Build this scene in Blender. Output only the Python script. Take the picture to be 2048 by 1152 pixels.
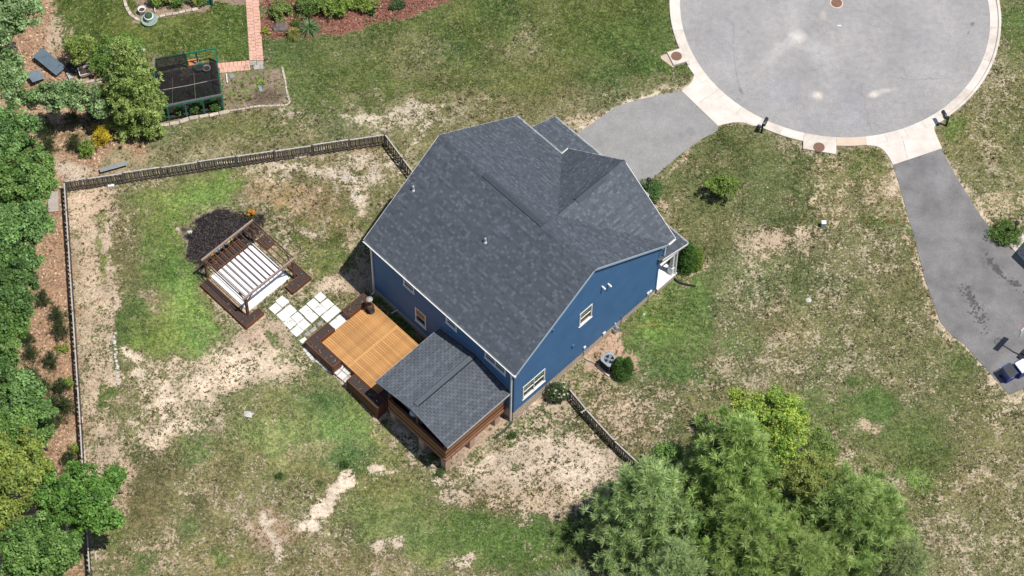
import bpy, bmesh, math, random
import numpy as np
from mathutils import Vector, Matrix
for o in list(bpy.data.objects): bpy.data.objects.remove(o)
random.seed(7); RNG = np.random.default_rng(11)
S = bpy.context.scene; COL = S.collection
# ------------------------------------------------------------------ camera
CAMF, CAMD, CAMR, CAMH, CAMY = 5200.0, math.radians(59.368), math.radians(1.211), 132.6, 78.5
FW = np.array([0, math.cos(CAMD), -math.sin(CAMD)]); UP0 = np.array([0, math.sin(CAMD), math.cos(CAMD)])
RT = math.cos(CAMR)*np.array([1., 0, 0]) + math.sin(CAMR)*UP0
UP = -math.sin(CAMR)*np.array([1., 0, 0]) + math.cos(CAMR)*UP0
CP = np.array([0, -CAMY, CAMH])
cd = bpy.data.cameras.new('camera'); cam = bpy.data.objects.new('camera', cd); COL.objects.link(cam)
cd.sensor_width = 36; cd.lens = CAMF/2048*36; cd.clip_start = 1; cd.clip_end = 2000
cam.matrix_world = Matrix(((RT[0], UP[0], -FW[0], CP[0]), (RT[1], UP[1], -FW[1], CP[1]), (RT[2], UP[2], -FW[2], CP[2]), (0, 0, 0, 1)))
S.camera = cam; S.render.resolution_x = 1024; S.render.resolution_y = 576
# ------------------------------------------------------------------ sky, sun, exposure
SUN = Vector((.34, -.17, 1.0)).normalized()
w = bpy.data.worlds.new('World'); S.world = w; w.use_nodes = True
nt = w.node_tree; bg = nt.nodes['Background']; sky = nt.nodes.new('ShaderNodeTexSky')
sky.sky_type = 'NISHITA'; sky.sun_disc = False; sky.sun_elevation = math.asin(SUN.z); sky.sun_rotation = math.atan2(SUN.x, SUN.y)
nt.links.new(sky.outputs[0], bg.inputs[0]); bg.inputs[1].default_value = 0.095
sl = bpy.data.lights.new('sun', 'SUN'); sl.energy = 4.7; sl.angle = math.radians(.53); sl.color = (1, .955, .88)
so = bpy.data.objects.new('sun', sl); COL.objects.link(so); so.location = (40, -20, 120); so.rotation_euler = (-SUN).to_track_quat('-Z', 'Y').to_euler()
S.view_settings.view_transform = 'Standard'; S.view_settings.look = 'None'; S.view_settings.exposure = 0.0; S.view_settings.gamma = 1
# ------------------------------------------------------------------ terrain and placing
HC1 = (-4.61, -16.04); HC2 = (-12.56, .14)
def HF(x, y):
    return -1.1*np.exp(-((x-HC1[0])**2+(y-HC1[1])**2)/128) + .32*np.exp(-((x-HC2[0])**2+(y-HC2[1])**2)/60)
def AT(x, y, z):                       # a survey point of the photograph, at height z, as a place in the world
    D = FW+(x-1024)/CAMF*RT-(y-576)/CAMF*UP; return CP+D*((z-CAMH)/D[2])
def G(x, y, dz=0.):                    # the same on the terrain
    z = 0.
    for i in range(12):
        P = AT(x, y, z); z = float(HF(P[0], P[1]))
    return np.array([P[0], P[1], z+dz])
ANG = math.radians(-44.35); HU = np.array([math.cos(ANG), math.sin(ANG), 0]); HV = np.array([-math.sin(ANG), math.cos(ANG), 0])
HO = np.array([.208, -8.581, 0])       # back right corner of the house: u runs along the ridge, v to the street
def W(u, v, z=0.): return HO+u*HU+v*HV+np.array([0, 0, z])
def UVof(P): q = np.asarray(P)-HO; return np.array([q@HU, q@HV, P[2]])
def hW(u, v): p = W(u, v); return float(HF(p[0], p[1]))
# ------------------------------------------------------------------ object helpers
BASE = {}
def link(o): COL.objects.link(o); return o
def tag(o, label=None, cat=None, group=None, kind=None):
    for k, v in (('label', label), ('category', cat), ('group', group), ('kind', kind)):
        if v: o[k] = v
    return o
def thing(name, label, cat, loc=(0, 0, 0), rot=0., group=None):
    o = link(bpy.data.objects.new(name, None)); o.location = tuple(loc); o.rotation_euler = (0, 0, rot); o.empty_display_size = .2
    tag(o, label, cat, group); BASE[o.name] = np.array([0., 0, 0]); return o
def hthing(name, label, cat, u, v, z, group=None):      # a thing squared up with the house; its parts are drawn in (u, v, z)
    o = thing(name, label, cat, W(u, v, z), ANG, group); BASE[o.name] = np.array([u, v, z], float); return o
class MB:
    def __init__(s): s.v = []; s.f = []; s.c = []
    def add(s, vs, fs, col=None):
        n = len(s.v); s.v += [tuple(map(float, p)) for p in vs]; s.f += [tuple(i+n for i in f) for f in fs]
        if col is not None: s.c += [col]*len(vs)
        return s
    def box(s, a, b, rz=0., col=None, mat=None):
        (x0, y0, z0), (x1, y1, z1) = a, b
        vs = [(x0, y0, z0), (x1, y0, z0), (x1, y1, z0), (x0, y1, z0), (x0, y0, z1), (x1, y0, z1), (x1, y1, z1), (x0, y1, z1)]
        if rz:
            cx, cy = (x0+x1)/2, (y0+y1)/2; c, sn = math.cos(rz), math.sin(rz)
            vs = [(cx+(x-cx)*c-(y-cy)*sn, cy+(x-cx)*sn+(y-cy)*c, z) for x, y, z in vs]
        if mat is not None: vs = [tuple(mat @ Vector(p)) for p in vs]
        return s.add(vs, [(0, 3, 2, 1), (4, 5, 6, 7), (0, 1, 5, 4), (1, 2, 6, 5), (2, 3, 7, 6), (3, 0, 4, 7)], col)
    def bar(s, p, q, w_, h_, up=(0, 0, 1)):              # a squared bar from p to q
        p, q = Vector(p), Vector(q); d = q-p; L = d.length; d.normalize()
        x = d.cross(Vector(up)); x = x.normalized() if x.length > 1e-5 else Vector((1, 0, 0)); y = x.cross(d)
        vs = []
        for e in (p, q):
            for a, b in ((-1, -1), (1, -1), (1, 1), (-1, 1)): vs.append(e+x*a*w_/2+y*b*h_/2)
        return s.add(vs, [(0, 1, 2, 3), (7, 6, 5, 4), (0, 4, 5, 1), (1, 5, 6, 2), (2, 6, 7, 3), (3, 7, 4, 0)])
    def tube(s, pts, r, n=8, cap=True):
        pts = [Vector(p) for p in pts]; rs = r if isinstance(r, (list, tuple)) else [r]*len(pts)
        rings = []; ref = Vector((.13, .27, .95))
        for i, p in enumerate(pts):
            d = (pts[min(i+1, len(pts)-1)]-pts[max(i-1, 0)]).normalized()
            x = d.cross(ref if abs(d.dot(ref)) < .95 else Vector((1, 0, 0))).normalized(); y = d.cross(x)
            rings.append([p+(x*math.cos(2*math.pi*k/n)+y*math.sin(2*math.pi*k/n))*rs[i] for k in range(n)])
        vs = [q for R_ in rings for q in R_]; fs = []
        for i in range(len(pts)-1):
            for k in range(n): a = i*n+k; b = i*n+(k+1) % n; fs.append((a, b, b+n, a+n))
        if cap: fs.append(tuple(range(n-1, -1, -1))); fs.append(tuple((len(pts)-1)*n+k for k in range(n)))
        return s.add(vs, fs)
    def lathe(s, c, prof, n=20):                         # prof = [(r, z), ...]
        vs = [(c[0]+r*math.cos(2*math.pi*k/n), c[1]+r*math.sin(2*math.pi*k/n), c[2]+z) for r, z in prof for k in range(n)]; fs = []
        for i in range(len(prof)-1):
            for k in range(n): a = i*n+k; b = i*n+(k+1) % n; fs.append((a, b, b+n, a+n))
        fs.append(tuple(range(n-1, -1, -1))); fs.append(tuple((len(prof)-1)*n+k for k in range(n)))
        return s.add(vs, fs)
    def prism(s, poly, z0, z1):
        n = len(poly); zb = z0 if isinstance(z0, (list, tuple)) else [z0]*n; zt = z1 if isinstance(z1, (list, tuple)) else [z1]*n
        a = sum(poly[i][0]*poly[(i+1) % n][1]-poly[(i+1) % n][0]*poly[i][1] for i in range(n))
        idx = list(range(n)) if a > 0 else list(range(n-1, -1, -1))
        vs = [(poly[i][0], poly[i][1], zb[i]) for i in idx]+[(poly[i][0], poly[i][1], zt[i]) for i in idx]
        fs = [tuple(range(n-1, -1, -1)), tuple(range(n, 2*n))]+[(i, (i+1) % n, (i+1) % n+n, i+n) for i in range(n)]
        return s.add(vs, fs)
    def mesh(s, name, base=(0, 0, 0)):
        me = bpy.data.meshes.new(name); b = np.asarray(base, float)
        me.from_pydata([tuple(np.array(p)-b) for p in s.v], [], s.f)
        if s.c and len(s.c) == len(s.v):
            at = me.attributes.new('Col', 'FLOAT_COLOR', 'POINT'); at.data.foreach_set('color', np.array(s.c, np.float32).ravel())
        me.update(); return me
    def build(s, name, mat, parent=None, smooth=False, kind=None, bevel=0.):
        b = BASE.get(parent.name, np.zeros(3)) if parent else np.zeros(3)
        me = s.mesh(name, b); me.materials.append(mat)
        if smooth: me.polygons.foreach_set('use_smooth', [True]*len(me.polygons))
        o = link(bpy.data.objects.new(name, me))
        if parent: o.parent = parent
        BASE[o.name] = b
        if kind: o['kind'] = kind
        if bevel:
            m = o.modifiers.new('bevel', 'BEVEL'); m.width = bevel; m.segments = 2; m.limit_method = 'ANGLE'
        return o
def inst(name, me, parent, loc, rot=None):               # one more piece that shares its mesh
    o = link(bpy.data.objects.new(name, me)); o.parent = parent
    o.location = tuple(np.asarray(loc, float)-BASE.get(parent.name, np.zeros(3)))
    if rot is not None: o.rotation_euler = rot
    return o
def npmesh(name, verts, nper, cols, mat, parent=None, kind=None, loc=(0, 0, 0)):   # many separate n-gons at once
    verts = np.asarray(verts, np.float32).reshape(-1, 3)-np.asarray(loc, np.float32); n = len(verts); k = n//nper
    me = bpy.data.meshes.new(name); me.vertices.add(n); me.vertices.foreach_set('co', verts.ravel())
    me.loops.add(n); me.loops.foreach_set('vertex_index', np.arange(n, dtype=np.int32))
    me.polygons.add(k); me.polygons.foreach_set('loop_start', np.arange(0, n, nper, dtype=np.int32)); me.update(calc_edges=True)
    if cols is not None:
        c = np.ones((n, 4), np.float32); c[:, :3] = np.repeat(cols, nper, axis=0) if len(cols) == k else cols
        at = me.attributes.new('Col', 'FLOAT_COLOR', 'POINT'); at.data.foreach_set('color', c.ravel())
    me.materials.append(mat); o = link(bpy.data.objects.new(name, me))
    if parent: o.parent = parent
    if kind: o['kind'] = kind
    return o
# ------------------------------------------------------------------ materials
def nodes(name, rough=.8, spec=.3):
    m = bpy.data.materials.new(name); m.use_nodes = True; t = m.node_tree; b = t.nodes['Principled BSDF']
    b.inputs['Roughness'].default_value = rough; b.inputs['Specular IOR Level'].default_value = spec; return m, t, b
def rgb(c): return (c[0], c[1], c[2], 1)
def noise(t, scale, detail=4, rough=.55, co=None, vec=None):
    n = t.nodes.new('ShaderNodeTexNoise'); n.inputs['Scale'].default_value = scale; n.inputs['Detail'].default_value = detail; n.inputs['Roughness'].default_value = rough
    if vec is None:
        c = t.nodes.new('ShaderNodeTexCoord'); vec = c.outputs[co or 'Object']
    t.links.new(vec, n.inputs['Vector']); return n.outputs['Fac']
def ramp(t, fac, stops):
    r = t.nodes.new('ShaderNodeValToRGB'); e = r.color_ramp.elements
    while len(e) < len(stops): e.new(.5)
    for i, (p, c) in enumerate(stops): e[i].position = p; e[i].color = rgb(c) if len(c) == 3 else c
    t.links.new(fac, r.inputs[0]); return r.outputs[0]
def mix(t, fac, a, b, mode='MIX'):
    m = t.nodes.new('ShaderNodeMix'); m.data_type = 'RGBA'; m.blend_type = mode; m.clamp_factor = True
    for s_, v in ((0, fac), (6, a), (7, b)):
        if isinstance(v, (int, float)): m.inputs[s_].default_value = v
        elif isinstance(v, tuple): m.inputs[s_].default_value = rgb(v)
        else: t.links.new(v, m.inputs[s_])
    return m.outputs[2]
def math_(t, op, a, b=None, c=None):
    m = t.nodes.new('ShaderNodeMath'); m.operation = op
    for i, v in enumerate((a, b, c)):
        if v is None: continue
        if isinstance(v, (int, float)): m.inputs[i].default_value = v
        else: t.links.new(v, m.inputs[i])
    return m.outputs[0]
def bump(t, b, h, strength=.3, dist=.02):
    n = t.nodes.new('ShaderNodeBump'); n.inputs['Strength'].default_value = strength; n.inputs['Distance'].default_value = dist
    t.links.new(h, n.inputs['Height']); t.links.new(n.outputs[0], b.inputs['Normal'])
def mat(name, c, c2=None, scale=4., rough=.8, spec=.3, bmp=0., metal=0., var=0., stretch=None):
    m, t, b = nodes(name, rough, spec); b.inputs['Metallic'].default_value = metal
    c2 = c2 or tuple(x*.75 for x in c); vec = None
    if stretch:
        tc = t.nodes.new('ShaderNodeTexCoord'); mp = t.nodes.new('ShaderNodeMapping'); mp.inputs['Scale'].default_value = stretch
        t.links.new(tc.outputs['Object'], mp.inputs[0]); vec = mp.outputs[0]
    f = noise(t, scale, 6, .62, vec=vec); col = ramp(t, f, [(.32, c2), (.66, c)])
    if var:
        oi = t.nodes.new('ShaderNodeObjectInfo'); k = math_(t, 'MULTIPLY_ADD', oi.outputs['Random'], var*2, 1-var)
        hs = t.nodes.new('ShaderNodeHueSaturation'); t.links.new(col, hs.inputs['Color']); t.links.new(k, hs.inputs['Value']); col = hs.outputs[0]
    t.links.new(col, b.inputs['Base Color'])
    if bmp: bump(t, b, f, bmp)
    return m
def attrmat(name, rough=.7, spec=.25, transl=0., nz=.25, scale=3.):
    m, t, b = nodes(name, rough, spec); a = t.nodes.new('ShaderNodeAttribute'); a.attribute_name = 'Col'
    f = noise(t, scale, 3); k = ramp(t, f, [(.3, (1-nz,)*3), (.7, (1+nz,)*3)]); col = mix(t, 1., a.outputs['Color'], k, 'MULTIPLY')
    t.links.new(col, b.inputs['Base Color'])
    if transl:
        tr = t.nodes.new('ShaderNodeBsdfTranslucent'); t.links.new(col, tr.inputs[0]); ms = t.nodes.new('ShaderNodeMixShader'); ms.inputs[0].default_value = transl
        out = t.nodes['Material Output']; t.links.new(b.outputs[0], ms.inputs[1]); t.links.new(tr.outputs[0], ms.inputs[2]); t.links.new(ms.outputs[0], out.inputs[0])
    return m
M = {}
M['leaf'] = attrmat('leaf', .5, .4, .3, .12, 1.2)
M['needle'] = attrmat('needle', .5, .4, .3, .1, 1.2)
M['blade'] = attrmat('grass_blade', .75, .15, .2, .1, .6)
M['litter'] = attrmat('leaf_litter', .85, .15, 0, .1, 2)
M['bark'] = mat('bark', (.16, .12, .09), (.06, .045, .035), 9, .9, .2, .5)
M['palebark'] = mat('pale_bark', (.42, .38, .32), (.2, .17, .14), 7, .9, .2, .4)
M['white'] = mat('white_trim', (.8, .8, .79), (.7, .7, .69), 2, .5, .4)
M['whitepave'] = mat('white_paver', (.82, .81, .79), (.66, .65, .62), 2.2, .8, .2, .15, var=.05)
M['slab'] = mat('white_slab', (.84, .84, .84), (.74, .74, .74), 1.3, .75, .25)
M['stone'] = mat('grey_stone', (.46, .45, .43), (.26, .25, .24), 5, .9, .2, .4, var=.2)
M['edging'] = mat('edging_stone', (.58, .49, .41), (.36, .3, .25), 6, .9, .2, .4, var=.18)
M['concrete'] = mat('concrete', (.66, .61, .55), (.5, .45, .4), 1.1, .85, .25, .1)
M['parge'] = mat('tan_block', (.56, .46, .37), (.42, .34, .27), 5, .9, .2, .2, var=.1)
M['black'] = mat('black_plastic', (.018, .019, .022), (.01, .01, .012), 6, .45, .4)
M['darkmetal'] = mat('dark_metal', (.05, .045, .045), (.025, .022, .022), 8, .5, .5, metal=.3)
M['rust'] = mat('rusted_iron', (.27, .16, .12), (.17, .095, .07), 14, .85, .3, .3, metal=.2)
M['soil'] = mat('planter_soil', (.085, .062, .055), (.045, .033, .03), 16, .95, .1, .6)
M['rustwood'] = mat('stained_board', (.2, .075, .04), (.11, .04, .024), 4, .65, .3, .2, var=.15, stretch=(.5, 6, 6))
M['pergwood'] = mat('brown_beam', (.17, .095, .065), (.08, .042, .03), 5, .7, .3, .2, var=.15)
M['fencewood'] = mat('weathered_wood', (.23, .195, .165), (.09, .072, .06), 6, .92, .15, .4, var=.28, stretch=(5, 5, .6))
M['fencecap'] = mat('weathered_cap', (.5, .48, .45), (.34, .32, .3), 5, .9, .15, .2)
M['greenpaint'] = mat('green_paint', (.012, .2, .15), (.008, .13, .1), 5, .45, .4)
M['bluebin'] = mat('blue_plastic', (.016, .05, .3), (.012, .038, .23), 3, .42, .5)
M['galv'] = mat('galvanised', (.42, .45, .48), (.3, .33, .36), 5, .45, .5, metal=.5)
# ------------------------------------------------------------------ ground: one sheet, finer where the lots are
def vnoise(x, y, sc, seed):
    r = np.random.default_rng(seed).random((256, 256)); x = x*sc+500.3; y = y*sc+500.7
    xi = np.floor(x).astype(int); yi = np.floor(y).astype(int); fx = x-xi; fy = y-yi; fx = fx*fx*(3-2*fx); fy = fy*fy*(3-2*fy)
    a = r[xi % 256, yi % 256]; b = r[(xi+1) % 256, yi % 256]; c = r[xi % 256, (yi+1) % 256]; d = r[(xi+1) % 256, (yi+1) % 256]
    return (a*(1-fx)+b*fx)*(1-fy)+(c*(1-fx)+d*fx)*fy
def fbm(x, y, sc, seed, o=4): return sum(vnoise(x, y, sc*2.03**i, seed+i)*.5**i for i in range(o))/sum(.5**i for i in range(o))-.5
def axis(a, b, st, far):
    m = np.arange(a, b+1e-6, st); g = st*1.35**np.arange(1, 40); t = np.cumsum(g); t = t[t < far]
    return np.concatenate([a-t[::-1], m, b+t])
GX = axis(-36, 36, .16, 700); GY = axis(-24, 28, .16, 700)
X, Y = np.meshgrid(GX, GY, indexing='ij')
DX = X+1.7*fbm(X, Y, .5, 3)+1.1*fbm(X, Y, 1.7, 33, 3); DY = Y+1.7*fbm(X, Y, .5, 7)+1.1*fbm(X, Y, 1.7, 37, 3)
SAND = (.66, .57, .46); TAN = (.37, .33, .215); DIRT = (.5, .385, .28); LIT = (.4, .26, .175); GREY = (.56, .5, .45)
OL = (.16, .155, .075); GN = (.105, .135, .04); BRT = (.15, .23, .06); DK = (.07, .11, .028); YG = (.2, .23, .085); BRN = (.2, .145, .08)
cov = np.full(X.shape, .52); soil = np.empty(X.shape+(3,)); soil[:] = TAN; grs = np.empty(X.shape+(3,)); grs[:] = OL
def sd_poly(P, Q, pts):
    pts = np.asarray(pts, float); d = np.full(P.shape, 1e9); ins = np.zeros(P.shape, bool); n = len(pts)
    for i in range(n):
        a = pts[i]; b = pts[(i+1) % n]; e = b-a; px_, py_ = P-a[0], Q-a[1]; t = np.clip((px_*e[0]+py_*e[1])/(e@e), 0, 1)
        d = np.minimum(d, np.hypot(px_-e[0]*t, py_-e[1]*t))
        if a[1] != b[1]:
            c = ((a[1] > Q) != (b[1] > Q)) & (P < (b[0]-a[0])*(Q-a[1])/(b[1]-a[1])+a[0]); ins ^= c
    return np.where(ins, -d, d)
def lay(wt, c=None, g=None, s=None):
    global cov
    if c is not None: cov = cov+(c-cov)*wt
    if g is not None: grs[:] = grs+(np.array(g)-grs)*wt[..., None]
    if s is not None: soil[:] = soil+(np.array(s)-soil)*wt[..., None]
def ss(d, w_): t = np.clip(.5-d/w_, 0, 1); return t*t*(3-2*t)
def el(px_, py_, rx, ry, rot=0, c=None, g=None, s=None, k=1., soft=.7):
    p = G(px_, py_); a = -math.radians(rot); dx, dy = DX-p[0], DY-p[1]; x = dx*math.cos(a)+dy*math.sin(a); y = -dx*math.sin(a)+dy*math.cos(a)
    A, B = rx/33.7, ry/29.5; q = (np.hypot(x/A, y/B)-1)*min(A, B); lay(ss(q, soft*min(A, B)*1.3+.15)*k, c, g, s)
def pl(pts, c=None, g=None, s=None, k=1., soft=1.2, raw=False):
    q = [G(*p)[:2] for p in pts]; lay(ss(sd_poly(X if raw else DX, Y if raw else DY, q), soft)*k, c, g, s)
def line(pts, wd, c=None, g=None, s=None, k=1., soft=.5):
    q = [G(*p)[:2] for p in pts]; d = np.full(X.shape, 1e9)
    for a, b in zip(q[:-1], q[1:]):
        e = b-a; t = np.clip(((DX-a[0])*e[0]+(DY-a[1])*e[1])/(e@e), 0, 1); d = np.minimum(d, np.hypot(DX-a[0]-e[0]*t, DY-a[1]-e[1]*t))
    lay(ss(d-wd/33.7/2, soft)*k, c, g, s)
# lawn along the top
pl([(530, -60), (1330, -60), (1390, 140), (1340, 165), (1100, 215), (900, 190), (560, 215)], .86, GN, TAN)
pl([(60, -60), (500, -60), (500, 125), (300, 110), (110, 90)], .97, (.1, .135, .03), TAN)
el(480, 70, 90, 60, 0, .97, (.105, .15, .035), TAN, .7); el(330, 40, 90, 26, 0, .9, (.12, .15, .045), None, .6)
el(840, 115, 70, 50, 20, .55, OL, TAN, .8); el(1040, 95, 60, 45, 0, .55, OL, TAN, .8); el(700, 90, 60, 40, 0, .7, (.13, .15, .06), TAN, .6)
el(1230, 60, 120, 70, 0, .97, (.095, .14, .035), None, .9); el(1330, 140, 45, 22, 0, .97, (.09, .15, .035), None, .9); el(960, 50, 90, 40, 0, .9, (.1, .135, .035), None, .7)
el(1000, 150, 200, 30, -8, .8, (.14, .15, .055), None, .6); line([(930, 190), (1100, 168), (1340, 130)], 12, .97, DK, None, .7); line([(1010, 125), (1050, 165)], 9, .97, DK, None, .6)
pl([(520, 215), (900, 190), (1340, 150), (1390, 170), (1200, 215), (1140, 250), (1000, 240), (900, 270), (780, 270), (300, 300), (300, 255)], .6, OL, TAN, .8)
el(660, 225, 120, 22, -6, .7, GN, None, .7); el(470, 262, 160, 20, -8, .62, GN, None, .7); el(600, 165, 60, 60, 0, .8, (.12, .155, .05), None, .7)
line([(690, 240), (780, 222), (890, 203)], 15, .06, None, SAND, .9, .5); line([(820, 300), (850, 262), (880, 235)], 12, .12, None, SAND, .8); el(790, 240, 90, 30, -10, .22, OL, SAND, .7)
el(1180, 235, 60, 14, -30, .2, OL, (.58, .45, .33), .8); line([(1150, 268), (1220, 215), (1300, 190), (1366, 180)], 11, .1, None, SAND, .85, .35)
line([(560, 220), (600, 213)], 12, .2, None, SAND, .6)
# woods and back of the neighbour's garden
pl([(-80, -80), (95, -80), (110, 90), (205, 150), (300, 250), (300, 330), (130, 372), (160, 800), (182, 1200), (-80, 1200)], .1, BRN, LIT, 1, 1.)
el(150, 340, 45, 26, 15, .1, None, (.64, .53, .42), .95); el(105, 225, 70, 22, 0, .08, None, (.48, .34, .24), .9); el(165, 165, 45, 20, 0, .12, None, (.5, .36, .25), .8)
el(150, 265, 60, 40, 0, .25, OL, (.5, .37, .26), .7); el(250, 320, 40, 20, 0, .4, OL, TAN, .8); el(110, 70, 22, 50, 0, .15, None, (.55, .43, .32), .7)
# back yard inside the fence
pl([(133, 380), (770, 288), (830, 352), (735, 480), (750, 590), (1030, 850), (1288, 940), (1180, 1200), (182, 1200)], .58, OL, (.5, .42, .305), 1, .5)
pl([(136, 382), (235, 372), (225, 480), (222, 620), (235, 760), (250, 900), (250, 1060), (182, 1200), (160, 860)], .3, OL, (.5, .395, .295), .95, 1.)
pl([(135, 382), (230, 372), (215, 440), (150, 470)], .06, None, (.6, .45, .33), .8, .8); line([(165, 400), (175, 520), (190, 700), (205, 860)], 40, .14, OL, (.6, .475, .35), .75, 1.2)
line([(206, 420), (205, 500), (202, 545)], 13, .8, BRT, None, .85, .4); line([(232, 770), (222, 600), (218, 430)], 13, .03, None, (.56, .45, .35), .95, .35); line([(272, 700), (268, 780), (280, 860)], 12, .04, None, SAND, .9, .4)
el(213, 795, 16, 20, 0, .9, (.1, .17, .04), None, .9); el(190, 640, 12, 30, 0, .5, GN, None, .6)
pl([(240, 395), (330, 378), (420, 345), (490, 330), (500, 380), (470, 415), (390, 425), (372, 470), (395, 540), (400, 580), (455, 650), (440, 690), (330, 715), (250, 690), (235, 600), (262, 480)], .84, (.15, .2, .06), (.46, .38, .26), .95, 1.4)
pl([(330, 395), (470, 345), (485, 390), (390, 420), (360, 470), (370, 545), (395, 600), (440, 650), (420, 690), (360, 690), (330, 640), (320, 560), (340, 480)], .96, (.17, .27, .065), None, .85, 1.2)
el(260, 470, 25, 70, 0, .6, (.14, .13, .07), None, .7); el(262, 645, 28, 50, 0, .95, (.08, .13, .04), None, .85); el(320, 670, 40, 26, 0, .97, (.16, .24, .05), None, .8); el(260, 560, 24, 50, 0, .55, (.15, .13, .07), None, .7)
el(300, 600, 30, 22, 0, .5, OL, DIRT, .6); el(385, 465, 14, 10, 0, .05, None, (.62, .5, .38), .9); el(480, 470, 26, 14, 0, .4, OL, (.55, .44, .33), .7)
pl([(490, 330), (770, 292), (825, 352), (735, 480), (735, 520), (650, 520), (560, 470), (500, 420)], .52, OL, (.48, .39, .28), .95, 1.2)
for a in [(600, 330, 40, 10, -8), (640, 345, 40, 14, 0), (560, 335, 30, 9, -10), (700, 372, 30, 10, -20), (560, 365, 18, 22, 0), (760, 350, 25, 22, -40), (720, 318, 40, 14, 0), (610, 402, 22, 14, 0), (640, 300, 30, 8, -8), (800, 320, 10, 25, -35)]: el(*a, .1, None, SAND, .8)
el(685, 352, 34, 22, 10, .04, None, (.6, .52, .45), .95); el(708, 392, 16, 18, 0, .05, None, (.6, .53, .46), .95); line([(725, 358), (775, 330)], 8, .1, None, (.58, .5, .42), .8, .3); line([(680, 325), (715, 345)], 7, .85, DK, None, .6, .3)
el(570, 395, 70, 26, 10, .3, (.3, .2, .11), (.48, .35, .24), .8); el(640, 445, 60, 26, 0, .45, (.3, .22, .11), None, .6); el(720, 300, 45, 10, -8, .35, (.32, .2, .1), (.5, .37, .26), .6)
el(560, 510, 40, 50, 0, .3, OL, (.55, .44, .33), .6); el(610, 480, 60, 40, 30, .72, GN, None, .8); el(680, 500, 50, 34, -30, .78, GN, None, .85); el(650, 530, 35, 30, 0, .75, (.12, .16, .045), None, .8); el(690, 440, 50, 30, 0, .6, GN, None, .6); el(740, 440, 30, 14, -30, .6, GN, None, .6)
el(700, 470, 35, 16, -30, .12, None, DIRT, .85); el(670, 575, 40, 20, -20, .14, None, (.6, .48, .36), .9); el(730, 560, 40, 40, 0, .2, DK, (.4, .29, .21), .85); el(610, 465, 22, 9, 0, .1, None, SAND, .7); el(720, 410, 14, 8, 0, .05, None, SAND, .8)
el(620, 612, 30, 14, -30, .6, GN, None, .7)
line([(752, 595), (790, 632), (850, 690)], 22, .95, (.09, .16, .035), None, .95, .5); line([(840, 672), (870, 692)], 18, .3, DK, (.3, .2, .13), .8, .4)
# bare patches and greens of the lower yard
pl([(280, 720), (330, 700), (450, 695), (560, 690), (600, 720), (560, 750), (450, 790), (400, 850), (330, 890), (290, 860), (270, 780)], .24, OL, (.64, .52, .39), .95, 1.6)
for a in [(320, 800, 30, 26, -30), (340, 845, 26, 30, 0), (420, 760, 50, 18, -15), (500, 735, 40, 12, -10), (460, 770, 30, 14, 0), (322, 882, 16, 10, 0), (275, 720, 8, 30, 0), (560, 730, 20, 8, 0), (395, 790, 24, 14, -30)]: el(*a, .05, None, (.74, .61, .47), .85)
el(520, 682, 60, 24, 0, .05, None, (.5, .38, .29), .95, .5); el(590, 655, 26, 14, 0, .3, OL, DIRT, .6); el(546, 698, 20, 16, 0, .9, (.11, .18, .05), None, .85); el(520, 640, 40, 20, 0, .5, OL, DIRT, .5)
pl([(470, 790), (560, 760), (640, 740), (700, 790), (760, 850), (800, 920), (860, 990), (780, 1010), (700, 1000), (560, 960), (440, 900)], .82, (.18, .19, .075), (.54, .44, .31), .95, 1.8)
el(560, 870, 60, 34, 0, .9, (.2, .25, .09), None, .85); el(680, 850, 60, 50, 0, .88, (.17, .25, .075), None, .85); el(690, 930, 50, 34, 0, .97, (.07, .14, .045), None, .9); el(610, 905, 40, 26, 0, .6, (.24, .23, .11), None, .7); el(650, 800, 30, 26, 0, .9, (.08, .14, .045), None, .75); el(610, 820, 50, 20, 0, .85, YG, None, .6)
el(400, 905, 30, 26, -40, .9, (.12, .18, .06), None, .85); el(395, 1000, 18, 34, -20, .9, (.08, .085, .04), None, .75); el(385, 955, 16, 20, 0, .85, DK, None, .7); el(420, 960, 50, 30, 0, .35, OL, (.55, .44, .33), .7); el(470, 930, 50, 50, 0, .72, (.18, .16, .075), None, .7)
el(300, 980, 45, 80, 0, .8, (.16, .135, .07), (.42, .32, .22), .9); el(380, 1060, 24, 26, 0, .95, (.11, .16, .06), None, .9); el(225, 1060, 40, 40, 0, .85, (.14, .17, .06), None, .8); el(250, 960, 12, 60, 0, .1, None, (.52, .38, .28), .8); el(290, 1120, 60, 30, 0, .4, OL, (.52, .4, .29), .7)
el(290, 1130, 14, 22, 0, .9, (.1, .15, .05), None, .8); el(440, 1110, 60, 40, 0, .6, (.2, .18, .08), None, .7); el(450, 1105, 16, 14, 0, .95, (.1, .17, .05), None, .8); el(500, 1000, 60, 30, 0, .6, (.18, .17, .08), None, .6)
el(550, 1060, 50, 40, 0, .3, (.24, .15, .09), (.48, .34, .25), .8); line([(538, 1040), (560, 1080), (572, 1115)], 24, .04, None, SAND, 1., .4); line([(700, 965), (665, 1000), (625, 1060)], 30, .0, None, (.72, .61, .49), 1., .5); line([(640, 1060), (700, 1070)], 10, .15, None, SAND, .7, .5)
line([(775, 930), (745, 945)], 16, .06, None, SAND, .9, .4); line([(755, 1092), (800, 1072), (865, 1036)], 26, .03, None, (.66, .55, .44), 1., .5); line([(882, 1060), (905, 1100), (938, 1128)], 20, .02, None, (.62, .52, .42), 1., .4); line([(862, 950), (895, 988)], 26, .0, None, (.78, .66, .53), 1., .4)
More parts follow.
